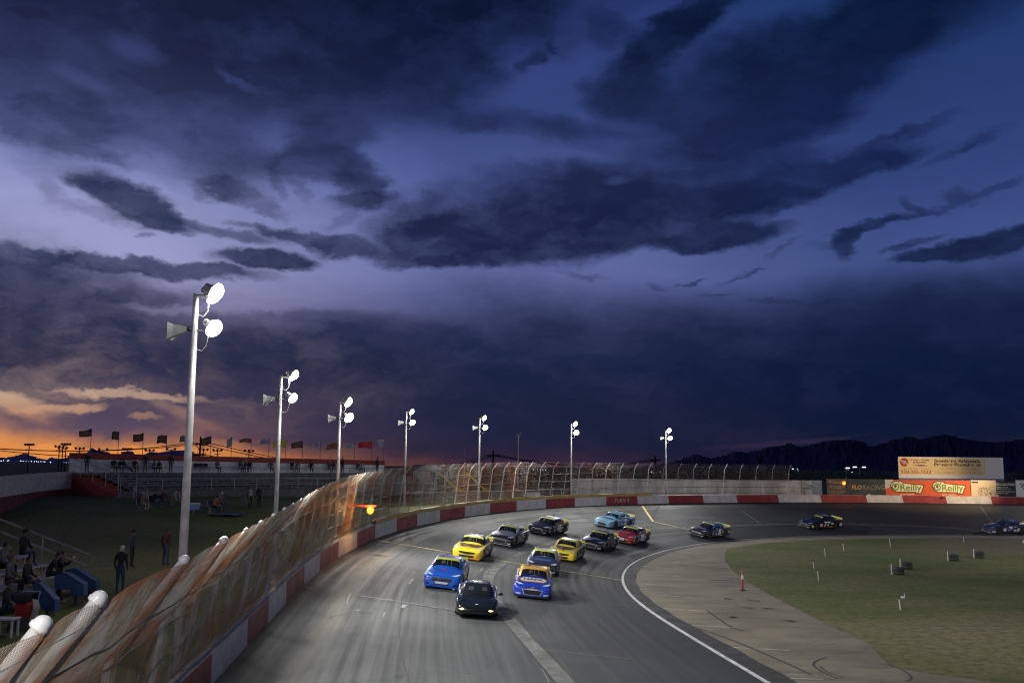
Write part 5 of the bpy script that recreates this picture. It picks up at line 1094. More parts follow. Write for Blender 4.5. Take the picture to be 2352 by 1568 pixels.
FRONT = ((4, 0, 0), (0, 1, 0), (0, 0, 1), (-1, 0, 0)); TOPF = ((0, 0, 3), (0, 1, 0), (1, 0, 0), (0, 0, -1)); TOPV = ((0, 0, 3), (0, 1, 0), (-1, 0, 0), (0, 0, -1)); LEFT = ((0, 3, 0), (-1, 0, 0), (0, 0, 1), (0, -1, 0)); RIGHT = ((0, -3, 0), (1, 0, 0), (0, 0, 1), (0, 1, 0)); REAR = ((-4, 0, 0), (0, -1, 0), (0, 0, 1), (1, 0, 0))
def sticker(bvh, poly, frame, name, m, parent, off=.006, step=.05): p, f = grid_poly(poly, step); return drape(bvh, p, f, frame, name, m, parent, off)
def text_on(bvh, body, box, frame, name, m, parent, off=.022, shear=0, bold=.02, rot=False):
    vs, fs = text_mesh(body, 1.0, 0, shear=shear, bold=bold); xs = [v.x for v in vs]; ys = [v.y for v in vs]; ax, bx, ay, by = min(xs), max(xs), min(ys), max(ys); x0, x1, y0, y1 = box
    if rot: pts = [(y0 + (y1 - y0) * (1 - (v.y - ay) / (by - ay)), x0 + (x1 - x0) * (v.x - ax) / (bx - ax)) for v in vs]
    else: pts = [(x0 + (x1 - x0) * (v.x - ax) / (bx - ax), y0 + (y1 - y0) * (v.y - ay) / (by - ay)) for v in vs]
    return drape(bvh, pts, fs, frame, name, m, parent, off)
def wheels(root, ax, wr, ww, track, rim):
    for x in ax:
        for sy in (-1, 1):
            M = Matrix.Translation((x, sy * track, wr)) @ Matrix.Rotation(R(90), 4, 'X'); h = ww / 2
            w = MB().lathe([(wr * .6, -h), (wr * .93, -h), (wr, -h + .03), (wr, h - .03), (wr * .93, h), (wr * .6, h)], 26, M).build('wheel', tyre_m2, root, smooth=False)
            rm_ = MB(); sgn = -sy; rm_.lathe([(wr * .62, sgn * (h - .02) * 1.0), (wr * .60, sgn * (h + .004)), (wr * .54, sgn * (h - .02)), (wr * .2, sgn * (h - .06)), (.02, sgn * (h - .05))][::1], 20, M); rm_.build('rim', rim, w)
            for k in range(5):
                a = 2 * math.pi * k / 5; MB().box((x + math.cos(a) * wr * .32, sy * (track + h - .02), wr + math.sin(a) * wr * .32), (wr * .34, .03, .06), mat=Matrix.Rotation(-a, 3, 'Y')).build('spoke', rim, w) if False else None
def stock_car(name, label, zones, cowl_h=None, number=None, numcol=None, banner=None, spoiler=None, hood_txt=None, roof_txt=None, nose=0, rimm=rim_m, extra=None, side_txt=None, windows=True):
    """zones: dict of materials body, hood, roof, side, nose, deck, skirt"""
    root = empty(name); z = zones; order = ['body', 'hood', 'roof', 'side', 'nose', 'deck', 'skirt']; ms = [z.get(k, z['body']) for k in order]
    vs, fs = S_V, S_F; me = bpy.data.meshes.new('body'); me.from_pydata([tuple(v) for v in vs], [], fs); me.update()
    for q in ms: me.materials.append(q)
    for p in me.polygons:
        c, n = p.center, p.normal; mi = 0
        if c.z > 1.2: mi = 2
        elif c.z > .95 and -2.2 < c.x < 1.0 and abs(c.y) < .95: mi = 2 if c.x > -2.0 else 0
        elif c.x > 2.02 or (c.x > 1.9 and n.z < .8): mi = 4
        elif c.z < .24 : mi = 6
        elif n.z > .75 and c.x > .7: mi = 1 if abs(c.y) < .80 else 0
        elif n.z > .75 and c.x < -1.2: mi = 5
        elif abs(n.y) > .6: mi = 3
        p.material_index = mi
    me.polygons.foreach_set('use_smooth', [True] * len(me.polygons)); me.set_sharp_from_angle(angle=R(38)); body = link('body', me, root)
    # panes
    sticker(S_BVH, [(-.70, .93), (.70, .93), (.63, .58), (.50, .24), (-.50, .24), (-.63, .58)], TOPF, 'windshield', glass_m, root, .008)
    sticker(S_BVH, [(-.46, -1.20), (.46, -1.20), (.62, -1.82), (-.62, -1.82)], TOPF, 'rear_window', glass_m, root, .008)
    for fr_, sg in ((LEFT, -1), (RIGHT, 1)):
        s_ = sg
        sticker(S_BVH, [(s_ * .46, .94), (s_ * .12, 1.17), (s_ * -.48, 1.18), (s_ * -.52, .95)], fr_, 'side_window', glass_m, root, .007, .04)
        sticker(S_BVH, [(s_ * -.60, .96), (s_ * -.57, 1.16), (s_ * -.95, 1.14), (s_ * -1.35, .97)], fr_, 'quarter_window', glass_m, root, .007, .04)
    bn = banner or z['body']
    sticker(S_BVH, [(-.66, .50), (.66, .50), (.58, .22), (-.58, .22)], TOPF, 'windshield_banner', bn, root, .014)
    for y, t_ in ((-.22, .06), (.02, 0), (.26, -.08)): sticker(S_BVH, [(y - .012, .88), (y + .012, .88), (y + .012 + t_, .50), (y - .012 + t_, .50)], TOPF, 'window_brace', brace_m, root, .014, .04)
    sticker(S_BVH, [(-.30, .80), (-.08, .80), (-.12, .58), (-.26, .58)], TOPF, 'driver_glimpse', seat_m, root, .011, .05)
    for s_ in (-1, 1): sticker(S_BVH, [(s_ * .735, .98), (s_ * .775, .98), (s_ * .665, .24), (s_ * .60, .24)], TOPF, 'pillar_edge', z['roof'] if 'roof' in z else z['body'], root, .013, .05)
    sp = MB(); sp.box((-2.40, 0, 1.02), (.03, 1.62, .20), mat=Matrix.Rotation(R(-22), 3, 'Y')); sp.build('spoiler', spoiler or z['body'], root)
    for y in (-.7, 0, .7): MB().bar((-2.25, y, .93), (-2.40, y, .99), .03).build('spoiler_strut', dark_m, root)
    # nose
    if nose == 0:               # wide oval grille with lower intake
        sticker(S_ON, [(-.58, .46), (-.46, .545), (.46, .545), (.58, .46), (.46, .37), (-.46, .37)], FRONT, 'grille', grl_m, root); sticker(S_ON, [(-.36, .31), (.36, .31), (.40, .19), (-.40, .19)], FRONT, 'intake', grl_m, root)
        for s_ in (-1, 1): sticker(S_ON, [(s_ * .60, .23), (s_ * .78, .30), (s_ * .80, .18), (s_ * .62, .17)], FRONT, 'brake_duct', grl_m, root, step=.03)
    elif nose == 1:             # low wide mouth with a slim upper grille
        sticker(S_ON, [(-.40, .53), (-.34, .575), (.34, .575), (.40, .53), (.32, .50), (-.32, .50)], FRONT, 'grille', grl_m, root, step=.03); sticker(S_ON, [(-.52, .44), (.52, .44), (.40, .18), (-.40, .18)], FRONT, 'intake_frame', silver_m, root, .005); sticker(S_ON, [(-.49, .425), (.49, .425), (.375, .195), (-.375, .195)], FRONT, 'intake', grl_m, root, .010)
        for s_ in (-1, 1): sticker(S_ON, [(s_ * .56, .24), (s_ * .82, .27), (s_ * .82, .19), (s_ * .58, .17)], FRONT, 'fog_lamp', silver_m, root, step=.03)
    else:                       # v-shaped nose
        sticker(S_ON, [(-.56, .52), (.56, .52), (.46, .38), (0, .35), (-.46, .38)], FRONT, 'grille', grl_m, root); sticker(S_ON, [(-.50, .30), (.50, .30), (.44, .16), (-.44, .16)], FRONT, 'intake', grl_m, root)
    for s_ in (-1, 1): sticker(S_BVH, [(s_ * .46, 2.36), (s_ * .74, 2.30), (s_ * .88, 2.08), (s_ * .86, 1.92), (s_ * .64, 2.14)], TOPF, 'headlight', silver_m, root, .007, .03)
    MB().box((2.40, 0, .10), (.30, 1.72, .03)).build('splitter', z.get('skirt', dark_m), root)
    MB().box((0, 0, .16), (4.2, 1.5, .08)).build('underbody', dark_m, root)
    wheels(root, (1.47, -1.33), .345, .27, .84, rimm)
    nc = numcol or white_d
    if number:
        for fr_, s_ in ((LEFT, -1), (RIGHT, 1)): text_on(S_ON, number, (-.55, .45, .30, .84) if s_ > 0 else (-.45, .55, .30, .84), fr_, 'door_number', nc, root, shear=.15, bold=.05)
        text_on(S_BVH, number, (-.42, .42, -.30, -.78), ((0, 0, 3), (0, -1, 0), (-1, 0, 0), (0, 0, -1)) and TOPF, 'roof_number', roof_txt or nc, root, bold=.04, off=.02)
    if hood_txt:
        for t_, bx, m_ in hood_txt: text_on(S_BVH, t_, bx, TOPF, 'hood_lettering', m_, root, off=.016, bold=.03)
    if side_txt:                # sponsor stickers in a few loose blocks along the sides
        rs = random.Random(len(label)); 
        for fr_, s_ in ((LEFT, -1), (RIGHT, 1)):
            for cx, cz, w_, h_ in ((1.0, .50, .22, .10), (.98, .36, .26, .08), (2.0, .38, .22, .12), (-.85, .55, .34, .12), (-2.05, .55, .40, .20), (-.6, .26, .5, .07)):
                sticker(S_ON, [(s_ * cx - w_ / 2, cz - h_ / 2), (s_ * cx + w_ / 2, cz - h_ / 2), (s_ * cx + w_ / 2, cz + h_ / 2), (s_ * cx - w_ / 2, cz + h_ / 2)], fr_, 'sponsor_sticker', side_txt[rs.randrange(len(side_txt))], root, .007, .06)
    if extra: extra(root)
    tag(root, label, 'race car', 'race cars following the pace car'); return root
def place(root, pf, pr, zoff=0.0):
    """front and rear ground points of the car"""
    c = (pf + pr) / 2; d = (pf - pr).normalized(); yaw = math.atan2(d.y, d.x); zf, zr_ = track_z(*(c + d * 1.4)[:2]), track_z(*(c - d * 1.4)[:2]); sd = Vector((-d.y, d.x, 0)); zl, zr2 = track_z(*(c + sd * .8)[:2]), track_z(*(c - sd * .8)[:2])
    X = Vector((d.x * 2.8, d.y * 2.8, zf - zr_)).normalized(); Y = Vector((sd.x * 1.6, sd.y * 1.6, zl - zr2)); Y = (Y - X * Y.dot(X)).normalized(); Z = X.cross(Y)
    root.matrix_world = Matrix(((X.x, Y.x, Z.x, c.x), (X.y, Y.y, Z.y, c.y), (X.z, Y.z, Z.z, (zf + zr_) / 2 + .012), (0, 0, 0, 1)))
def place_px(root, fx, fy, turn=0.0, back=2.45):
    """fx, fy: photo point of the ground under the middle of the front bumper; heading follows the lane plus turn degrees"""
    p = on_track(fx, fy); i, v = track_frame(p.x, p.y); j = max(i - 10, 0); a, b = track_point(min(i + 4, len(WO) - 1), v), track_point(max(i - 4, 0), v)
    d = Vector((b.x - a.x, b.y - a.y, 0)).normalized(); d = Matrix.Rotation(R(turn), 3, 'Z') @ d; P = Vector((p.x, p.y, 0)); place(root, P, P - d * back * 2)
def paint_splash(name, base, cols, scale=4):
    if name in MATS: return MATS[name]
    m = paint(name, base); g = NT(m.node_tree); tc = g.new('ShaderNodeTexCoord').outputs['Object']; c = base if len(base) == 4 else (*base, 1)
    for k, cc_ in enumerate(cols): c = g.mix(g.mr(g.noise(g.vmath('ADD', tc, (k * 7.3, k * 3.1, 0)), scale, 5, .6), .56, .60, 0, 1), c, (*cc_, 1))
    g.l.new(c, m.node_tree.nodes['Principled BSDF'].inputs['Base Color']); return m
p_black = paint('black paint', (.010, .010, .012)); p_blue = paint('bright blue paint', (.012, .10, .52)); p_navy = paint('deep blue paint', (.012, .022, .22)); p_yel = paint('yellow paint', (.78, .58, .02)); p_gold = paint('golden yellow paint', (.75, .42, .03)); p_neon = paint('lime yellow vinyl', (.62, .66, .05)); p_white = paint('white paint', (.60, .60, .58)); p_sky = paint('light blue paint', (.16, .36, .52)); p_red = paint('red paint', (.42, .02, .02)); p_grey = paint('silver paint', (.30, .30, .32), metal=.4); p_mid = paint('dark navy paint', (.04, .045, .10)); p_pink = paint('pink red vinyl', (.75, .06, .12)); p_char = paint('charcoal paint', (.035, .035, .04)); p_org = paint('orange skirt', (.7, .22, .03)); p_steel = paint('steel blue paint', (.07, .16, .36))
s_mix = [white_d, p_neon, mat('red sticker', (.5, .05, .04), .4), silver_m]
splash = paint_splash('black with wild graphics', (.015, .012, .015), [(.45, .30, .04), (.25, .05, .25), (.35, .33, .30)], 6)
def ex_blue(r):
    sticker(S_BVH, [(-.30, 1.52), (.0, 1.46), (.30, 1.52), (.0, 1.60)], TOPF, 'hood_emblem', p_pink, r, .012, .04); sticker(S_ON, [(-.34, .345), (.34, .345), (.30, .24), (-.30, .24)], FRONT, 'front_plate', silver_m, r, .012, .03)
    sticker(S_ON, [(-.82, .42), (-.66, .47), (-.66, .38), (-.82, .36)], FRONT, 'nose_sticker', p_pink, r, .01, .03)
def ex_napa(r):
    sticker(S_BVH, [(-.72, 1.52), (-.54, 1.12), (.54, 1.12), (.72, 1.52), (.54, 1.96), (-.54, 1.96)], TOPF, 'hood_badge', p_gold, r, .012, .05)
    sticker(S_BVH, [(-.66, 1.50), (-.50, 1.16), (.50, 1.16), (.66, 1.50), (.50, 1.82), (-.50, 1.82)], TOPF, 'hood_badge', mat('pale badge', (.62, .60, .50), .35), r, .018, .05)
    text_on(S_BVH, 'NAPA', (-.50, .50, -1.70, -1.28), TOPV, 'hood_lettering', p_navy, r, .026, bold=.03)
    text_on(S_ON, 'HYPERICE', (-.26, .26, .43, .485), FRONT, 'front_lettering', white_d, r, .014); sticker(S_ON, [(-.08, .535), (.08, .535), (.08, .555), (-.08, .555)], FRONT, 'badge', silver_m, r, .012, .03)
    for s_ in (-1, 1): sticker(S_BVH, [(s_ * .69, .9), (s_ * .80, .9), (s_ * .64, .2), (s_ * .56, .2)], TOPF, 'pillar_stripe', p_gold, r, .013, .05)
def ex_y1(r):
    sticker(S_BVH, [(-.58, 1.95), (.58, 1.95), (.76, 1.12), (-.76, 1.12)], TOPF, 'hood_graphic', splash, r, .010, .06)
    for y in (-.10, 0, .10): sticker(S_BVH, [(y - .035, 1.75), (y + .035, 1.75), (y + .035, 2.25), (y - .035, 2.25)], TOPF, 'hood_stripe', p_yel, r, .016, .05)
def ex_y2(r):
    sticker(S_BVH, [(-.45, 1.95), (.45, 1.95), (.72, 1.15), (-.72, 1.15)], TOPF, 'hood_graphic', splash, r, .010, .06)
    for y in (-.05, .05): sticker(S_BVH, [(y - .02, 1.75), (y + .02, 1.75), (y + .02, 2.3), (y - .02, 2.3)], TOPF, 'hood_stripe', p_black, r, .016, .05)
def ex_grey(r): sticker(S_BVH, [(-.5, 1.75), (.5, 1.75), (.45, 1.35), (-.45, 1.35)], TOPF, 'hood_graphic', p_steel, r, .012, .05)
def ex_red(r): sticker(S_ON, [(-.38, .50), (.20, .50), (.20, .30), (-.38, .30)], FRONT, 'front_plate', white_d, r, .014, .04); sticker(S_BVH, [(-.62, 1.2), (.62, 1.2), (.5, 1.75), (-.5, 1.75)], TOPF, 'hood_graphic', p_black, r, .012, .05); sticker(S_BVH, [(-.45, 1.56), (.45, 1.56), (.42, 1.50), (-.42, 1.50)], TOPF, 'hood_stripe', white_d, r, .018, .05)
def ex_77(r):
    for fr_, s_ in ((LEFT, -1), (RIGHT, 1)):
        sticker(S_ON, [(s_ * -.9, .24), (s_ * .9, .24), (s_ * .9, .17), (s_ * -.9, .17)], fr_, 'red_sill', p_red, r, .008, .08); sticker(S_ON, [(s_ * -1.85, .30), (s_ * -2.3, .30), (s_ * -2.3, .62), (s_ * -1.85, .58)], fr_, 'rear_quarter_panel', white_d, r, .010, .06); sticker(S_ON, [(s_ * -.62, .52), (s_ * -.95, .52), (s_ * -.95, .72), (s_ * -.62, .72)], fr_, 'side_badge', silver_m, r, .010, .05)
        sticker(S_ON, [(s_ * .62, .34), (s_ * 1.0, .34), (s_ * 1.0, .62), (s_ * .62, .62)], fr_, 'sponsor_block', silver_m, r, .010, .05); sticker(S_ON, [(s_ * -1.9, .66), (s_ * -2.3, .66), (s_ * -2.3, .78), (s_ * -1.9, .78)], fr_, 'red_badge', p_red, r, .010, .05); sticker(S_ON, [(s_ * 1.95, .2), (s_ * 2.2, .2), (s_ * 2.2, .5), (s_ * 1.95, .5)], fr_, 'nose_sticker', p_neon, r, .010, .05)
def ex_31(r):
    for fr_, s_ in ((LEFT, -1), (RIGHT, 1)):
        sticker(S_ON, [(s_ * -.62, .36), (s_ * -.95, .36), (s_ * -.95, .56), (s_ * -.62, .56)], fr_, 'side_badge', white_d, r, .010, .05); sticker(S_ON, [(s_ * .66, .32), (s_ * 1.0, .32), (s_ * 1.0, .60), (s_ * .66, .66)], fr_, 'sponsor_block', white_d, r, .010, .05); sticker(S_ON, [(s_ * 1.9, .16), (s_ * 2.3, .16), (s_ * 2.3, .34), (s_ * 1.9, .30)], fr_, 'white_corner', white_d, r, .010, .05)
        sticker(S_BVH, [(s_ * -1.0, .98), (s_ * -1.5, .96), (s_ * -1.5, 1.02), (s_ * -1.0, 1.16)], fr_, 'window_trim', white_d, r, .014, .05)
    sticker(S_BVH, [(.36, 1.1), (.44, 1.1), (.40, 1.9), (.34, 1.9)], TOPF, 'hood_stripe', white_d, r, .012, .05); sticker(S_BVH, [(-.36, 1.1), (-.44, 1.1), (-.40, 1.9), (-.34, 1.9)], TOPF, 'hood_stripe', white_d, r, .012, .05)
def ex_black(r):
    sticker(S_BVH, [(-.5, -.15), (.1, -.15), (.0, -.85), (-.55, -.85)], TOPF, 'roof_graphic', white_d, r, .02, .06); sticker(S_ON, [(-.50, .53), (.50, .53), (.42, .49), (-.42, .49)], FRONT, 'nose_trim', silver_m, r, .012, .03)
def ex_sky(r): text_on(S_BVH, 'FRIENDS', (-.58, .58, -1.68, -1.35), TOPV, 'hood_lettering', p_mid, r, .016, bold=.05)
def ex_pale(t_): return lambda r: [sticker(S_BVH, [(-.5, 1.62), (.5, 1.62), (.42, 1.56), (-.42, 1.56)], TOPF, 'hood_graphic', silver_m, r, .012, .05), sticker(S_BVH, [(-.34, 1.44), (.38, 1.44), (.30, 1.38), (-.26, 1.38)], TOPF, 'hood_graphic', silver_m, r, .012, .05)]
sp_n = paint('pale yellow spoiler', (.66, .62, .16))
C_ = [
 (stock_car('race_car', 'bright blue race car with a yellow windshield banner and pink red roof number', dict(body=p_blue, side=p_char, skirt=p_blue), number='16', numcol=white_d, roof_txt=p_pink, banner=p_neon, spoiler=p_neon, nose=0, side_txt=s_mix, extra=ex_blue), 1012, 1352, -5),
 (stock_car('race_car', 'deep blue race car with golden yellow roof and a white and gold hood badge', dict(body=p_navy, roof=p_gold, side=p_navy, deck=p_gold, nose=paint('royal blue paint', (.02, .05, .45))), number='16', numcol=white_d, roof_txt=p_navy, banner=p_gold, spoiler=p_gold, nose=1, side_txt=s_mix, extra=ex_napa), 1221, 1375, -5),
 (stock_car('race_car', 'yellow race car with a black graphic hood, black roof and orange skirt', dict(body=p_yel, side=p_black, roof=p_black, skirt=p_org), number='18', banner=p_neon, spoiler=p_neon, nose=2, side_txt=s_mix, extra=ex_y1), 1070, 1285, -3),
 (stock_car('race_car', 'dark grey race car with a white roof right behind the one with the gold roof', dict(body=p_char, hood=p_mid, roof=p_white, side=p_grey, deck=p_white), number='19', numcol=p_navy, banner=p_neon, spoiler=sp_n, nose=1, side_txt=s_mix, extra=ex_grey), 1242, 1320, -2),
 (stock_car('race_car', 'all yellow race car with a small graphic hood, second yellow car on the inside lane', dict(body=p_yel, side=p_black, roof=p_yel), number='24', numcol=p_black, banner=p_neon, spoiler=p_neon, nose=2, side_txt=s_mix, extra=ex_y2), 1288, 1287, -3),
 (stock_car('race_car', 'black and silver race car with white roof, outer lane behind the black roofed yellow car', dict(body=p_char, hood=p_grey, roof=p_white, nose=p_black, side=p_char, skirt=p_white), number='13', numcol=white_d, banner=p_neon, spoiler=sp_n, nose=1, side_txt=s_mix, extra=ex_pale('TOYOTA')), 1147, 1252, -3),
 (stock_car('race_car', 'plain black race car, outer lane, with a pale spoiler and white roof number', dict(body=p_black, side=p_black), number='45', banner=sp_n, spoiler=sp_n, nose=1, side_txt=s_mix[:1], extra=ex_black), 1232, 1226.5, -4),
 (stock_car('race_car', 'light blue race car highest on the banking near the TURN 4 wall', dict(body=p_sky, side=p_steel, skirt=p_black, nose=p_sky), number='12', numcol=white_d, banner=p_sky, spoiler=sp_n, nose=1, side_txt=s_mix, extra=ex_sky), 1382, 1209.5, -4),
 (stock_car('race_car', 'black race car with faint grey hood lettering between the all yellow and red cars', dict(body=p_black, roof=p_black, side=p_char), number='55', numcol=p_char, banner=p_neon, spoiler=p_neon, nose=1, side_txt=s_mix[:2], extra=ex_pale('DESERT')), 1356, 1262, -3),
 (stock_car('race_car', 'red nosed race car with black roof and a white front plate', dict(body=p_red, hood=p_red, roof=p_mid, side=p_mid, deck=p_mid), number='05', banner=p_neon, spoiler=sp_n, nose=1, side_txt=s_mix, extra=ex_red), 1427, 1247.5, -3),
 (stock_car('race_car', 'black race car with a steel blue roof, running alone before the white line bend', dict(body=p_black, roof=p_steel, side=p_mid, deck=p_steel), number='15', banner=p_neon, spoiler=sp_n, nose=1, side_txt=s_mix, extra=ex_pale('SHOP')), 1598, 1232, -3),
 (stock_car('race_car', 'black race car with white number 77, seen from the side on the far track', dict(body=p_black, roof=p_black, side=p_black), number='77', banner=p_neon, spoiler=p_neon, nose=1, side_txt=s_mix, extra=ex_77), 1846, 1212, 2),
 (stock_car('race_car', 'navy race car with number 31 and white splitter at the right edge', dict(body=p_mid, hood=p_mid, roof=paint('slate blue paint', (.05, .06, .13)), side=p_mid, skirt=p_white), number='31', banner=p_char, spoiler=p_gold, nose=1, side_txt=s_mix, extra=ex_31), 2264, 1204, 4)]
for r_, fx, fy, tn in C_: place_px(r_, fx, fy, tn)

C_ON = BVHTree.FromPolygons([v.co.copy() for v in C_body.vertices], [tuple(q.vertices) for q in C_body.polygons])
# pace car: low black sports coupe
def pace_car():
    root = empty('pace_car'); bk = paint('glossy black green paint', (.008, .012, .012), .18)
    me = bpy.data.meshes.new('body'); me.from_pydata([tuple(v) for v in C_V], [], C_F); me.update(); me.materials.append(bk); me.polygons.foreach_set('use_smooth', [True] * len(me.polygons)); me.set_sharp_from_angle(angle=R(40)); link('body', me, root)
    sticker(C_BVH, [(-.64, .90), (.64, .90), (.58, .55), (.44, .12), (-.44, .12), (-.58, .55)], TOPF, 'windshield', glass_m, root, .008)
    sticker(C_BVH, [(-.40, -.85), (.40, -.85), (.58, -1.6), (-.58, -1.6)], TOPF, 'rear_window', glass_m, root, .008)
    for fr_, s_ in ((LEFT, -1), (RIGHT, 1)): sticker(C_BVH, [(s_ * .50, .84), (s_ * .05, 1.10), (s_ * -.75, 1.08), (s_ * -1.05, .90)], fr_, 'side_window', glass_m, root, .007, .04)
    for s_ in (-1, 1):
        MB().lathe([(.02, -.11), (.07, -.09), (.085, 0), (.07, .08), (.02, .10)], 12, Matrix.Translation((.62, s_ * 1.02, .86)) @ Matrix.Rotation(R(90), 4, 'X') @ Matrix.Diagonal((1, .8, 1, 1))).build('door_mirror', bk, root, smooth=True)
        MB().bar((.62, s_ * .82, .80), (.62, s_ * .98, .85), .04).build('mirror_arm', bk, root)
        sticker(C_ON, [(s_ * .50, .37), (s_ * .60, .41), (s_ * .74, .40), (s_ * .76, .35), (s_ * .62, .32)], FRONT, 'parking_lamp', mat('lit parking lamp', (1, .6, .3), .4, emit=(1.0, .50, .20), estr=4), root, .012, .03)
        sticker(C_BVH, [(s_ * .42, 1.78), (s_ * .72, 1.74), (s_ * .70, 1.52), (s_ * .44, 1.52)], TOPF, 'headlight_cover', bk, root, .010, .04)
    on = BVHTree.FromPolygons([v.co.copy() for v in C_body.vertices], [tuple(p.vertices) for p in C_body.polygons])
    sticker(on, [(-.42, .30), (.42, .30), (.36, .22), (-.36, .22)], FRONT, 'intake', grl_m, root, .006, .03); sticker(C_BVH, [(-.07, 2.12), (.07, 2.12), (.05, 2.07), (-.05, 2.07)], TOPF, 'badge', silver_m, root, .008, .02)
    MB().box((0, 0, .18), (3.8, 1.5, .08)).build('underbody', dark_m, root); wheels(root, (1.32, -1.33), .33, .26, .78, mat('bright alloy rim', (.35, .35, .36), .3, .8))
    for y in (-.3, .3): sticker(C_BVH, [(y - .13, .72), (y + .13, .72), (y + .09, .50), (y - .09, .50)], TOPF, 'seat_glimpse', seat_m, root, .012, .05)
    tag(root, 'low glossy black sports coupe leading the field with small amber lamps lit', 'pace car'); return root
place_px(pace_car(), 1092, 1421, -3, 2.28)
# ------------------------------------------------------------------ people
skin_m = mat('skin', (.30, .17, .11), .6); shoe_m = mat('dark shoes', (.03, .03, .03), .7)
hairs = {'dark': mat('dark hair', (.02, .014, .010), .7), 'grey': mat('grey hair', (.40, .38, .35), .7), 'brown': mat('brown hair', (.09, .05, .025), .7)}
CL = {n: mat('cloth ' + n, tuple(q * .62 for q in c), .9, var=.15) for n, c in dict(black=(.018, .018, .022), navy=(.02, .03, .07), denim=(.05, .08, .16), grey=(.14, .14, .15), white=(.42, .41, .42), orange=(.50, .12, .04), maroon=(.09, .02, .025), tan=(.22, .18, .12), teal=(.03, .10, .11), red=(.30, .03, .03)).items()}
camo = mat('camouflage cloth', (.26, .24, .18), .9, var=.75, vscale=9); CL['camo'] = camo
def J(**k): return k
def pose(kind):
    s = {}
    if kind in ('stand', 'photo'):
        s = J(pel=(0, 0, .93), waist=(0, 0, 1.08), chest=(.01, 0, 1.33), neck=(.01, 0, 1.50), hip=(0, .09, .88), knee=(.03, .11, .49), ank=(-.01, .12, .09), toe=(.15, .13, .04), sho=(0, .18, 1.40), elb=(-.03, .25, 1.12), wri=(.08, .24, .88), hand=(.10, .23, .80), head=(.03, 0, 1.635))
        if kind == 'photo': s.update(elb=(.18, .22, 1.22), wri=(.36, .09, 1.42), hand=(.42, .06, 1.50), head=(.05, 0, 1.63))
    elif kind in ('sit', 'sit_lean', 'recline'):
        s = J(pel=(0, 0, .53), waist=(.01, 0, .68), chest=(.04, 0, .92), neck=(.06, 0, 1.09), hip=(.04, .09, .52), knee=(.44, .13, .53), ank=(.42, .13, .09), toe=(.58, .14, .04), sho=(.04, .18, 1.0), elb=(.10, .24, .74), wri=(.32, .17, .63), hand=(.39, .14, .60), head=(.09, 0, 1.225))
        if kind == 'sit_lean': s.update(waist=(.06, 0, .67), chest=(.20, 0, .88), neck=(.28, 0, 1.02), sho=(.24, .18, .95), elb=(.36, .22, .70), wri=(.52, .10, .58), hand=(.57, .05, .55), head=(.34, 0, 1.14))
        if kind == 'recline': s.update(chest=(-.10, 0, .90), waist=(-.04, 0, .67), neck=(-.14, 0, 1.06), sho=(-.12, .18, .97), elb=(-.05, .26, .72), wri=(.18, .22, .62), hand=(.25, .2, .60), head=(-.13, 0, 1.20), knee=(.45, .12, .48), ank=(.85, .12, .10), toe=(.95, .13, .2))
    elif kind == 'bend':
        s = J(pel=(0, 0, .90), waist=(.12, 0, 1.0), chest=(.36, 0, 1.10), neck=(.50, 0, 1.15), hip=(0, .09, .86), knee=(.06, .11, .48), ank=(-.03, .12, .09), toe=(.13, .13, .04), sho=(.40, .18, 1.09), elb=(.45, .2, .80), wri=(.56, .14, .58), hand=(.60, .12, .50), head=(.62, 0, 1.17))
    return s
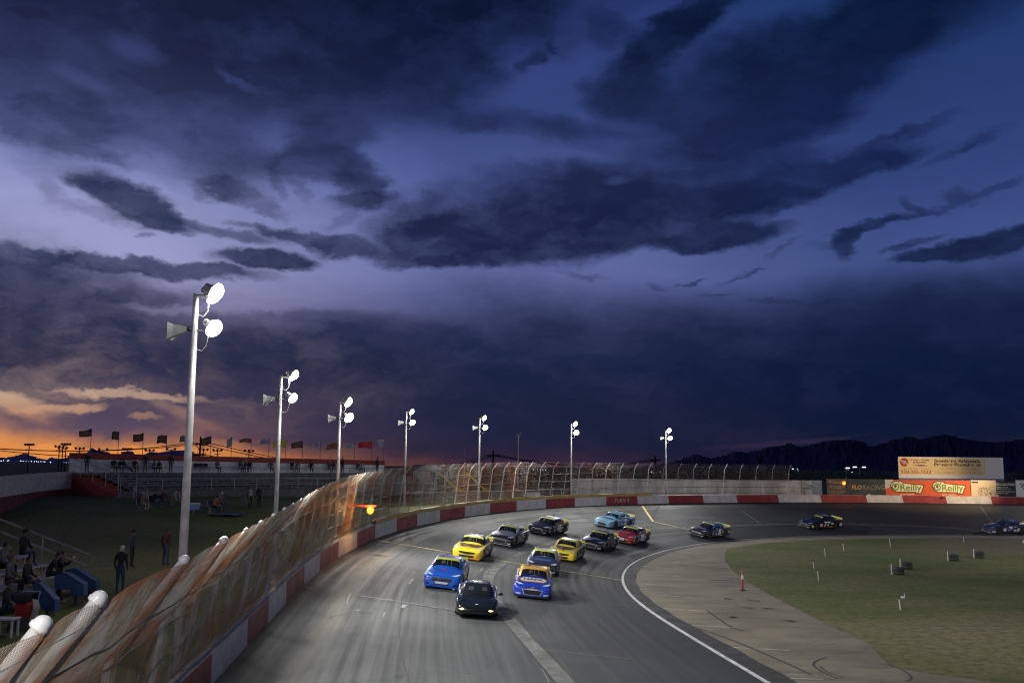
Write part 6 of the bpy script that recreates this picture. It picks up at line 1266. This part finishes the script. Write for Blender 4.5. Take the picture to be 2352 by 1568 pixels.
def body_mesh(kind):
    s = pose(kind); V = []; E = []; Rr = []; part = []
    def add(p, r): V.append(tuple(p)); Rr.append(r); return len(V) - 1
    mir = lambda p, q: (p[0], p[1] * q, p[2])
    a = add(s['pel'], (.135, .115)); b = add(s['waist'], (.125, .105)); c = add(s['chest'], (.15, .115)); d = add(s['neck'], (.062, .058)); h = Vector(s['head']); nk = Vector(s['neck'])
    e = add(nk.lerp(h, .45), (.06, .06)); E += [(a, b), (b, c), (c, d), (d, e)]
    seg = [('shirt', s['pel'], s['chest']), ('shirt', s['chest'], s['neck'])]
    for q in (1, -1):
        i1 = add(mir(s['sho'], q), (.068, .066)); i2 = add(mir(s['elb'], q), (.047, .045)); i3 = add(mir(s['wri'], q), (.030, .026)); i4 = add(Vector(mir(s['wri'], q)).lerp(Vector(mir(s['hand'], q)), .8), (.038, .020)); E += [(c, i1), (i1, i2), (i2, i3), (i3, i4)]
        j1 = add(mir(s['hip'], q), (.105, .10)); j2 = add(mir(s['knee'], q), (.066, .064)); j3 = add(mir(s['ank'], q), (.044, .044)); j4 = add(mir(s['toe'], q), (.045, .032)); E += [(a, j1), (j1, j2), (j2, j3), (j3, j4)]
        w = Vector(mir(s['wri'], q)); seg += [('shirt', mir(s['sho'], q), mir(s['elb'], q)), ('shirt', mir(s['elb'], q), tuple(w.lerp(Vector(mir(s['elb'], q)), .1))), ('skin', tuple(w), mir(s['hand'], q)), ('pants', mir(s['hip'], q), mir(s['knee'], q)), ('pants', mir(s['knee'], q), mir(s['ank'], q)), ('shoe', mir(s['ank'], q), mir(s['toe'], q))]
    seg += [('pants', (s['pel'][0], -.08, s['pel'][2] - .02), (s['pel'][0], .08, s['pel'][2] - .02)), ('skin', tuple(nk.lerp(h, .25)), tuple(h))]
    me = bpy.data.meshes.new('b'); me.from_pydata(V, E, []); ob = link('b', me); me.update()
    sk = ob.modifiers.new('s', 'SKIN'); sk.use_smooth_shade = True
    for k, sv in enumerate(me.skin_vertices[0].data): sv.radius = Rr[k]; sv.use_root = (k == 0)
    ss = ob.modifiers.new('u', 'SUBSURF'); ss.levels = 1; ss.render_levels = 1
    dg = bpy.context.evaluated_depsgraph_get(); dg.update(); r_ = bpy.data.meshes.new_from_object(ob.evaluated_get(dg)); bpy.data.objects.remove(ob)
    m = MB(); m.add([v.co.copy() for v in r_.vertices], [tuple(p.vertices) for p in r_.polygons])
    # head with brow, nose, chin and ears
    hv = []; nl, nt = 14, 12
    for i in range(nl + 1):
        ph = math.pi * i / nl
        for j in range(nt):
            t = 2 * math.pi * j / nt; x, y, z_ = math.sin(ph) * math.cos(t), math.sin(ph) * math.sin(t), math.cos(ph); X = .098 * x; Y = .076 * y * (1 - .18 * max(0, -z_)); Z = .118 * z_
            if x > .85 and -.45 < z_ < .1: X += .022
            if x > .7 and -.85 < z_ < -.5: X += .012
            if x > .7 and .1 < z_ < .35: X -= .006
            if abs(y) > .95 and -.3 < z_ < .2: Y *= 1.14
            hv.append(h + Vector((X, Y, Z)))
    m.add(hv, [(i * nt + j, i * nt + (j + 1) % nt, (i + 1) * nt + (j + 1) % nt, (i + 1) * nt + j) for i in range(nl) for j in range(nt)], 2)
    for sy in (-1, 1): m.box(h + Vector((.088, sy * .032, .012)), (.012, .022, .010), 4)
    m.box(h + Vector((.092, 0, -.058)), (.012, .045, .008), 4)
    for q in (1, -1):
        w, hd = Vector(mir(s['wri'], q)), Vector(mir(s['hand'], q)); t = (hd - w).normalized(); side = Vector((0, 1, 0)) if abs(t.y) < .8 else Vector((1, 0, 0)); side = (side - t * side.dot(t)).normalized(); dn = t.cross(side)
        for k in range(4):
            o = w.lerp(hd, .85) + side * (.022 - .0145 * k); L = (.07, .08, .075, .058)[k]; m.tube([o, o + t * L * .5 + dn * .006, o + t * L * .85 + dn * .02], [.009, .0085, .006], 6, 2)
        o = w.lerp(hd, .35) + side * .025; m.tube([o, o + side * .025 + t * .03, o + side * .03 + t * .06], [.011, .010, .007], 6, 2)
    names_ = ['shirt', 'pants', 'skin', 'shoe']; nb = len(r_.polygons)
    for fi in range(nb):
        c_ = sum((Vector(m.v[i]) for i in m.f[fi]), Vector()) / len(m.f[fi]); best = None
        for nm, A, B_ in seg:
            A, B_ = Vector(A), Vector(B_); ab = B_ - A; t = min(1, max(0, (c_ - A).dot(ab) / max(ab.length_squared, 1e-6))); d_ = (c_ - A - ab * t).length
            if best is None or d_ < best[0]: best = (d_, nm)
        m.m[fi] = names_.index(best[1])
    bpy.data.meshes.remove(r_)
    me = bpy.data.meshes.new('person'); me.from_pydata(m.v, [], m.f); me.update()
    for q in (CL['black'], CL['denim'], skin_m, shoe_m, dark_m): me.materials.append(q)
    me.polygons.foreach_set('material_index', m.m); me.polygons.foreach_set('use_smooth', [True] * len(me.polygons))
    # hair cap and hat
    hm = MB(); hv = []
    for i in range(8):
        ph = math.pi * .56 * i / 7
        for j in range(14):
            t = 2 * math.pi * j / 14; x, y, z_ = math.sin(ph) * math.cos(t), math.sin(ph) * math.sin(t), math.cos(ph); k = .62 if x > .55 and z_ < .45 else 1.0
            hv.append(h + Vector((.108 * x * (1 if k == 1 else .86), .086 * y, .128 * z_ + (.02 if k < 1 else 0) - (.05 if x < -.3 and z_ < .2 else 0))))
    hm.add(hv, [(i * 14 + j, i * 14 + (j + 1) % 14, (i + 1) * 14 + (j + 1) % 14, (i + 1) * 14 + j) for i in range(7) for j in range(14)])
    hat = MB(); hat.lathe([(.112, .0), (.112, .05), (.095, .10), (.03, .135)], 14, Matrix.Translation(h + Vector((-.004, 0, .025))) @ Matrix.Diagonal((1, .86, 1, 1))); hat.prism([h + Vector((.08, -.075, .035)), h + Vector((.18, -.05, .025)), h + Vector((.18, .05, .025)), h + Vector((.08, .075, .035))], (0, 0, .012))
    mk = lambda q: (lambda me_: (me_.from_pydata(q.v, [], q.f), me_.update(), me_.polygons.foreach_set('use_smooth', [True] * len(me_.polygons)), me_)[-1])(bpy.data.meshes.new('hair'))
    return me, mk(hm), mk(hat)
POSES = {k: body_mesh(k) for k in ('stand', 'photo', 'sit', 'sit_lean', 'recline', 'bend')}
def person(kind, loc, yaw, words, top_='black', legs='denim', hair='dark', cap=None, sc=1.0, grp=None, phone=False):
    bm_, hm, hatm = POSES[kind]; me = bm_.copy(); me.materials[0] = CL[top_]; me.materials[1] = CL[legs]
    o = link('person', me, None, loc); o.rotation_euler = (0, 0, yaw); o.scale = (sc,) * 3
    a = hm.copy(); a.materials.append(hairs[hair]); link('hair', a, o)
    if cap: b = hatm.copy(); b.materials.append(CL[cap]); link('cap', b, o)
    if phone:
        p_ = MB().box((.50, 0, 1.54), (.012, .15, .08)).build('phone', dark_m, None); p_.matrix_world = Matrix.Translation(loc) @ Matrix.Rotation(yaw, 4, 'Z') @ Matrix.Scale(sc, 4); MB().box((.493, 0, 1.54), (.004, .135, .068)).build('screen', mat('phone screen', (.8, .85, .9), .3, emit=(.85, .92, 1), estr=1.2), p_); tag(p_, 'lit phone held up by the spectator on the near bleachers', 'phone')
    return tag(o, words, 'person', grp)
yawN = math.atan2(SN.y, SN.x)
def stand_person(px, kind, words, t=.8, **k):
    u = stand_u(px, t); q = SA + SE * u + SN * t
    sit = kind != 'stand' and kind != 'bend'
    return person(kind, (q.x, q.y, 6.15), yawN + k.pop('turn', 0), words, grp='spectators on top of the grandstand', **k)
def camp_chair(loc, yaw, words, col='navy', grp=None):
    root = empty('folding_chair', loc, yaw); fm = MATS['galvanised post']; m = MB()
    for sy in (-.26, .26): m.tube([(-.22, sy, 0), (.24, sy, .46)], .014, 5); m.tube([(.22, sy, 0), (-.22, sy, .46), (-.30, sy, .92)], .014, 5)
    m.build('frame', fm, root); MB().box((0, 0, .45), (.46, .52, .03)).build('seat', CL[col], root); MB().box((-.27, 0, .72), (.03, .52, .42), mat=Matrix.Rotation(R(-10), 3, 'Y')).build('backrest', CL[col], root)
    return tag(root, words, 'chair', grp)
SPW = [(199, 'stand', 'person standing at the left end of the grandstand walkway by the sloping rail', {}), (259, 'sit', 'seated person, left one of the first dark pair on the grandstand', {}), (273, 'sit_lean', 'person leaning forward, right one of the first dark pair on the grandstand', {}), (286, 'recline', 'person sitting back beside the first dark pair on the grandstand', dict(turn=.5)), (308, 'sit', 'lone seated person between the first group and the standing one on the grandstand', {}), (333, 'stand', 'person standing against the grandstand wall below the third flag', {}),
 (352, 'sit', 'small seated person, left of a low pair below the fourth flag', dict(sc=.85)), (364, 'sit', 'small seated person, right of a low pair below the fourth flag', dict(sc=.9)), (391.6, 'stand', 'person standing on the walkway left of the nearest light pole', {}), (498, 'sit', 'person in a greyish top seated right of three empty chairs', dict(top_='grey')), (551, 'sit', 'seated person, left of a trio between the utility pole and second light pole', {}), (560, 'sit_lean', 'leaning person in the middle of a trio on the grandstand', {}), (573, 'recline', 'person with outstretched legs at the right of a trio on the grandstand', dict(turn=-.6)),
 (622, 'recline', 'person reclining just left of the second light pole', dict(turn=-.5)), (669.5, 'sit', 'seated person, left of a pair right of the second light pole', {}), (679, 'sit_lean', 'seated person, right of a pair right of the second light pole', dict(top_='grey')), (714, 'recline', 'lone person with legs stretched out, midway between second and third light poles', dict(turn=-.6)), (756, 'sit', 'seated person, left of a pair just left of the third light pole', {}), (765, 'sit', 'seated person, right of a pair just left of the third light pole', {}), (786, 'stand', 'tall person standing behind the third light pole on the grandstand', {}),
 (821, 'sit', 'seated person, left of the last pair on the grandstand', dict(top_='navy')), (829, 'sit_lean', 'seated person, right of the last pair on the grandstand', dict(top_='white')), (866, 'stand', 'person standing near the right end of the grandstand', {})]
cols = ['black', 'navy', 'black', 'teal', 'maroon', 'black', 'grey']; caps_ = [None, None, 'black', None, 'navy', None]
for k, (px, kd, w_, ex) in enumerate(SPW): ex = dict(ex); ex.setdefault('top_', cols[k % 7]); ex.setdefault('cap', caps_[k % 6]); stand_person(px, kd, w_, legs=['denim', 'black', 'grey'][k % 3], hair=['dark', 'brown', 'grey'][k % 3], **ex)
for px, w_ in ((453, 'left one of three empty dark chairs on the grandstand walkway'), (464, 'middle one of three empty dark chairs on the grandstand walkway'), (475, 'right one of three empty dark chairs on the grandstand walkway')):
    q = SA + SE * stand_u(px, .8) + SN * .8; camp_chair((q.x, q.y, 6.15), yawN, w_, 'black', 'empty chairs on the grandstand')
def on_ground(px, py):
    z = 3.0
    for _ in range(40): p = on_z(px, py, z); z = .6 * z + .4 * zt(p.x, p.y)
    return Vector((p.x, p.y, zt(p.x, p.y)))
face = lambda a, b: math.atan2(b[1] - a[1], b[0] - a[0])
GP = [(326, 1174, 'sit', 'person in camouflage trousers seated on the grass before the grandstand', dict(top_='tan', legs='camo', cap='white'), 1), (353, 1168, 'sit', 'dark seated person between the camouflage one and a bareheaded one', dict(top_='black'), 1), (374, 1166, 'sit', 'seated person in dark maroon, bareheaded, left of the white shirt', dict(top_='maroon', hair='brown'), 1), (396, 1166, 'bend', 'person in a white shirt bending over left of the nearest light pole', dict(top_='white', legs='tan'), 0),
      (489, 1180, 'sit_lean', 'person in a bright orange shirt leaning forward on a chair', dict(top_='orange', legs='black'), 1), (507, 1172, 'sit', 'person in grey seated behind the orange shirt', dict(top_='grey', hair='grey'), 1), (557, 1168, 'bend', 'person in grey bending down near the fence top left of the second light pole', dict(top_='grey', legs='grey'), 0), (574, 1166, 'stand', 'person in a pale top standing near the second light pole', dict(top_='white', legs='black', sc=.9), 0), (594, 1165, 'stand', 'dark dressed person standing left of the second light pole', dict(top_='black', legs='black', sc=.95), 0)]
for px, py, kd, w_, ex, ch_ in GP:
    g_ = on_ground(px, py); yw = face(g_, (0, 60)); person(kd, g_, yw, w_, **ex)
    if ch_: camp_chair(g_ + Vector((-.03 * math.cos(yw), -.03 * math.sin(yw), 0)), yw, 'camp chair under the ' + {326: 'camouflage trousers', 353: 'second seated dark person on the grass', 374: 'maroon seated person', 489: 'orange shirt', 507: 'grey seated person'}[px], 'navy')
g_ = on_ground(447, 1171); o = MB().box((0, 0, .22), (.62, .4, .42)).build('cooler', mat('blue cooler plastic', (.04, .20, .45), .5), None, loc=g_); MB().box((0, 0, .47), (.66, .44, .08)).build('lid', mat('white cooler lid', (.5, .5, .5), .5), o); tag(o, 'blue cooler box on the grass right of the nearest light pole', 'cooler')
g_ = on_ground(463, 1181); root = empty('folding_table', g_); MB().box((0, 0, .68), (1.3, .6, .04)).build('tabletop', CL['grey'], root)
for sx in (-.55, .55): MB().tube([(sx, -.25, 0), (sx, .25, .66)], .015, 5).tube([(sx, .25, 0), (sx, -.25, .66)], .015, 5).build('leg', gpost_m, root)
tag(root, 'low grey folding table between the blue cooler and the orange shirt', 'table')
g_ = on_ground(524, 1182); m = MB(); n = 10; m.add([(g_.x + (i - 5) * .24, g_.y + (j - 5) * .2, zt(g_.x, g_.y) + .05 + .03 * math.sin(i * 1.3 + j)) for i in range(n) for j in range(n)], [(i * n + j, (i + 1) * n + j, (i + 1) * n + j + 1, i * n + j + 1) for i in range(n - 1) for j in range(n - 1)])
tag(m.build('blanket', mat('blue blanket', (.05, .08, .30), .9, var=.4, vscale=3), None, smooth=True), 'blue blanket spread on the grass behind the fence', 'blanket')
# people standing on the near grass
for px, py, hx, w_, ex in ((301, 1303, .6, 'person in a cap and dark long shirt standing in profile on the grass', dict(top_='navy', legs='black', cap='black')), (274, 1362, 1.4, 'grey haired person in a dark jacket seen from behind near the fence', dict(top_='black', legs='denim', hair='grey', sc=1.02)), (379, 1298, 1.2, 'person in a dark maroon jacket and jeans standing right beside the nearest light pole', dict(top_='maroon', legs='denim', sc=1.0))):
    g_ = on_ground(px, py); person('stand', g_, hx, w_, grp='people standing on the near grass', **ex)
# near bleachers at the left edge
br = empty('bleachers', (-15.6, 34.0, 2.1)); alum = mat('worn aluminium plank', (.30, .31, .34), .5, .3, var=.3)
rowz = lambda r: .42 + .31 * r
for r in range(5):
    x = -.5 - .8 * r
    for dx in (0, -.27): MB().box((x + dx, .6, rowz(r)), (.24, 7.6, .045)).build('bench', alum, br)
    if r: MB().box((x + .38, .6, rowz(r) - .40), (.26, 7.6, .04)).build('footboard', alum, br)
for y in (-3.0, -.6, 1.8, 4.3):
    m = MB(); m.bar((-.2, y, 0), (-4.3, y, rowz(4) - .1), .07); [m.bar((-.6 - .8 * r, y, 0), (-.6 - .8 * r, y, rowz(r) - .02), .06) for r in range(5)]; m.build('support', gpost_m, br)
m = MB(); rl = mat('rusty rail steel', (.30, .27, .23), .6, .3, var=.3)
A, B_ = Vector((-.5, 4.5, 1.36)), Vector((-4.8, 4.5, 2.95)); 
for dz in (0, -.45): m.tube([A + Vector((0, 0, dz)), B_ + Vector((0, 0, dz))], .04, 6)
for t in (0, .45, .9): q = A.lerp(B_, t); m.tube([q, (q.x, q.y, max(0, q.z - 1.4))], .032, 6)
m.build('railing', rl, br); tag(br, 'small aluminium bleachers with a sloping end rail at the lower left', 'bleachers')
bl = mat('faded blue paint', (.014, .055, .16), .7, var=.3, vscale=2)
z1 = lambda x, y: (x / 2.423 * .91875, (1060 + y / 2.423) * .91875)
for pl, Y, w_ in (([(385, 885), (455, 868), (580, 948), (580, 1008), (500, 1010), (385, 985)], 36.5, 'blue painted wedge barrier farthest from the camera beside the bleachers'), ([(330, 912), (400, 898), (505, 965), (505, 1036), (440, 1040), (425, 1000), (330, 1000)], 34.6, 'middle blue painted wedge barrier beside the bleachers'), ([(195, 975), (240, 958), (333, 1062), (333, 1132), (262, 1128), (215, 1050)], 32.0, 'nearest blue painted wedge barrier beside the bleachers'), ([(60, 1030), (110, 1010), (180, 1015), (180, 1060), (70, 1075)], 31.2, 'low blue box at the foot of the bleachers')):
    P = [at(*z1(*q), Y) for q in pl]; gz = min(q.z for q in P); c = P[0].copy(); m = MB(); m.prism([q - c for q in P][::-1], (0.03, .30, 0)); o = m.build('barrier', bl, None, loc=c)
    tag(o, w_, 'barrier', 'blue barriers at the near bleachers'); m2 = MB(); k_e = pl and P; m2.bar(P[1] - c, P[2] - c, .05, .04); m2.build('edge_trim', mat('pale blue edge', (.09, .13, .2), .7), o)
    lo = zt(c.x, c.y); MB().box((P[2].x - c.x - .3, .4, (lo - c.z + gz - c.z) / 2 - .0), (.08, .5, max(.1, gz - lo))).build('foot', dark_m, o) if gz > lo + .1 else None
BPp = [(51, 1268, 37.2, 'sit', 'person in a cap seated highest on the near bleachers beside the rail', dict(top_='black', legs='denim', cap='black'), -.2), (17, 1335, 33.2, 'sit', 'person with light hair seated at the left edge on the near bleachers', dict(top_='grey', legs='black', hair='brown'), .1), (57, 1335, 33.6, 'sit', 'long haired person in black seated low on the near bleachers', dict(top_='black', legs='denim'), .0), (108, 1318, 35.0, 'sit_lean', 'person in black leaning forward behind the photographer', dict(top_='black', legs='black'), .2), (12, 1395, 30.8, 'sit', 'dark dressed person cut by the left edge of the picture, lowest on the bleachers', dict(top_='black', legs='denim'), .0), (4, 1300, 35.4, 'sit', 'person in grey cut by the left edge, upper row of the near bleachers', dict(top_='grey', legs='black'), 0)]
for px, py, Y, kd, w_, ex, yw in BPp:
    q = at(px, py, Y); person(kd, (q.x, q.y, q.z - .50), yw, w_, **ex)
q = at(137, 1318, 35.4); person('photo', (q.x, q.y, q.z - .93), .15, 'person in black holding up a lit phone on the near bleachers', top_='black', legs='black', phone=True)
# pushchair and small things at the lower left
q = at(56, 1440, 29.6); root = empty('pushchair', (q.x, q.y, 2.12)); rd = mat('red pushchair cloth', (.42, .03, .02), .8, var=.2)
MB().box((0, 0, .62), (.44, .40, .34), mat=Matrix.Rotation(R(14), 3, 'X')).box((0, .12, .42), (.44, .5, .06)).build('seat', rd, root)
m = MB(); n = 9; m.add([(sx * .25, -.22 * math.cos(math.pi * i / (n - 1)) - .02, .82 + .26 * math.sin(math.pi * i / (n - 1))) for i in range(n) for sx in (-1, 1)], [(2 * i, 2 * i + 1, 2 * i + 3, 2 * i + 2) for i in range(n - 1)]); m.build('canopy', CL['black'], root)
m = MB()
for sx in (-.26, .26): m.tube([(sx, -.35, .12), (sx, .1, .7), (sx, .3, 1.08)], .014, 6); m.tube([(sx, .38, .12), (sx, 0, .55)], .014, 6)
m.tube([(-.26, .3, 1.08), (.26, .3, 1.08)], .016, 6); m.build('frame', gpost_m, root)
for sx in (-.27, .27):
    for sy in (-.36, .38): MB().lathe([(.06, -.02), (.12, -.02), (.12, .02), (.06, .02)], 14, Matrix.Translation((sx, sy, .12)) @ Matrix.Rotation(R(90), 4, 'Y')).build('wheel', dark_m, root)
MB().box((0, 0, .2), (.4, .5, .16)).build('basket', CL['grey'], root); tag(root, 'red pushchair with a black canopy at the foot of the near bleachers', 'pushchair')
o = MB().add([(.32 + .04 * math.sin(j * .9), -.3 + .08 * i, .95 - .13 * j - .02 * i) for i in range(6) for j in range(6)], [(i * 6 + j, (i + 1) * 6 + j, (i + 1) * 6 + j + 1, i * 6 + j + 1) for i in range(5) for j in range(5)]).build('white_blanket', CL['white'], None, smooth=True, loc=(q.x, q.y, 2.12)); tag(o, 'pale blanket hanging over the side of the red pushchair', 'blanket')
q = at(12, 1462, 28.5); root = empty('side_table', (q.x, q.y, 2.12)); MB().box((0, 0, .5), (.6, .45, .04)).build('tabletop', whit_m, root)
for sx in (-.25, .25):
    for sy in (-.18, .18): MB().bar((sx, sy, 0), (sx, sy, .48), .05).build('leg', whit_m, root)
tag(root, 'small white side table at the lower left corner', 'table')
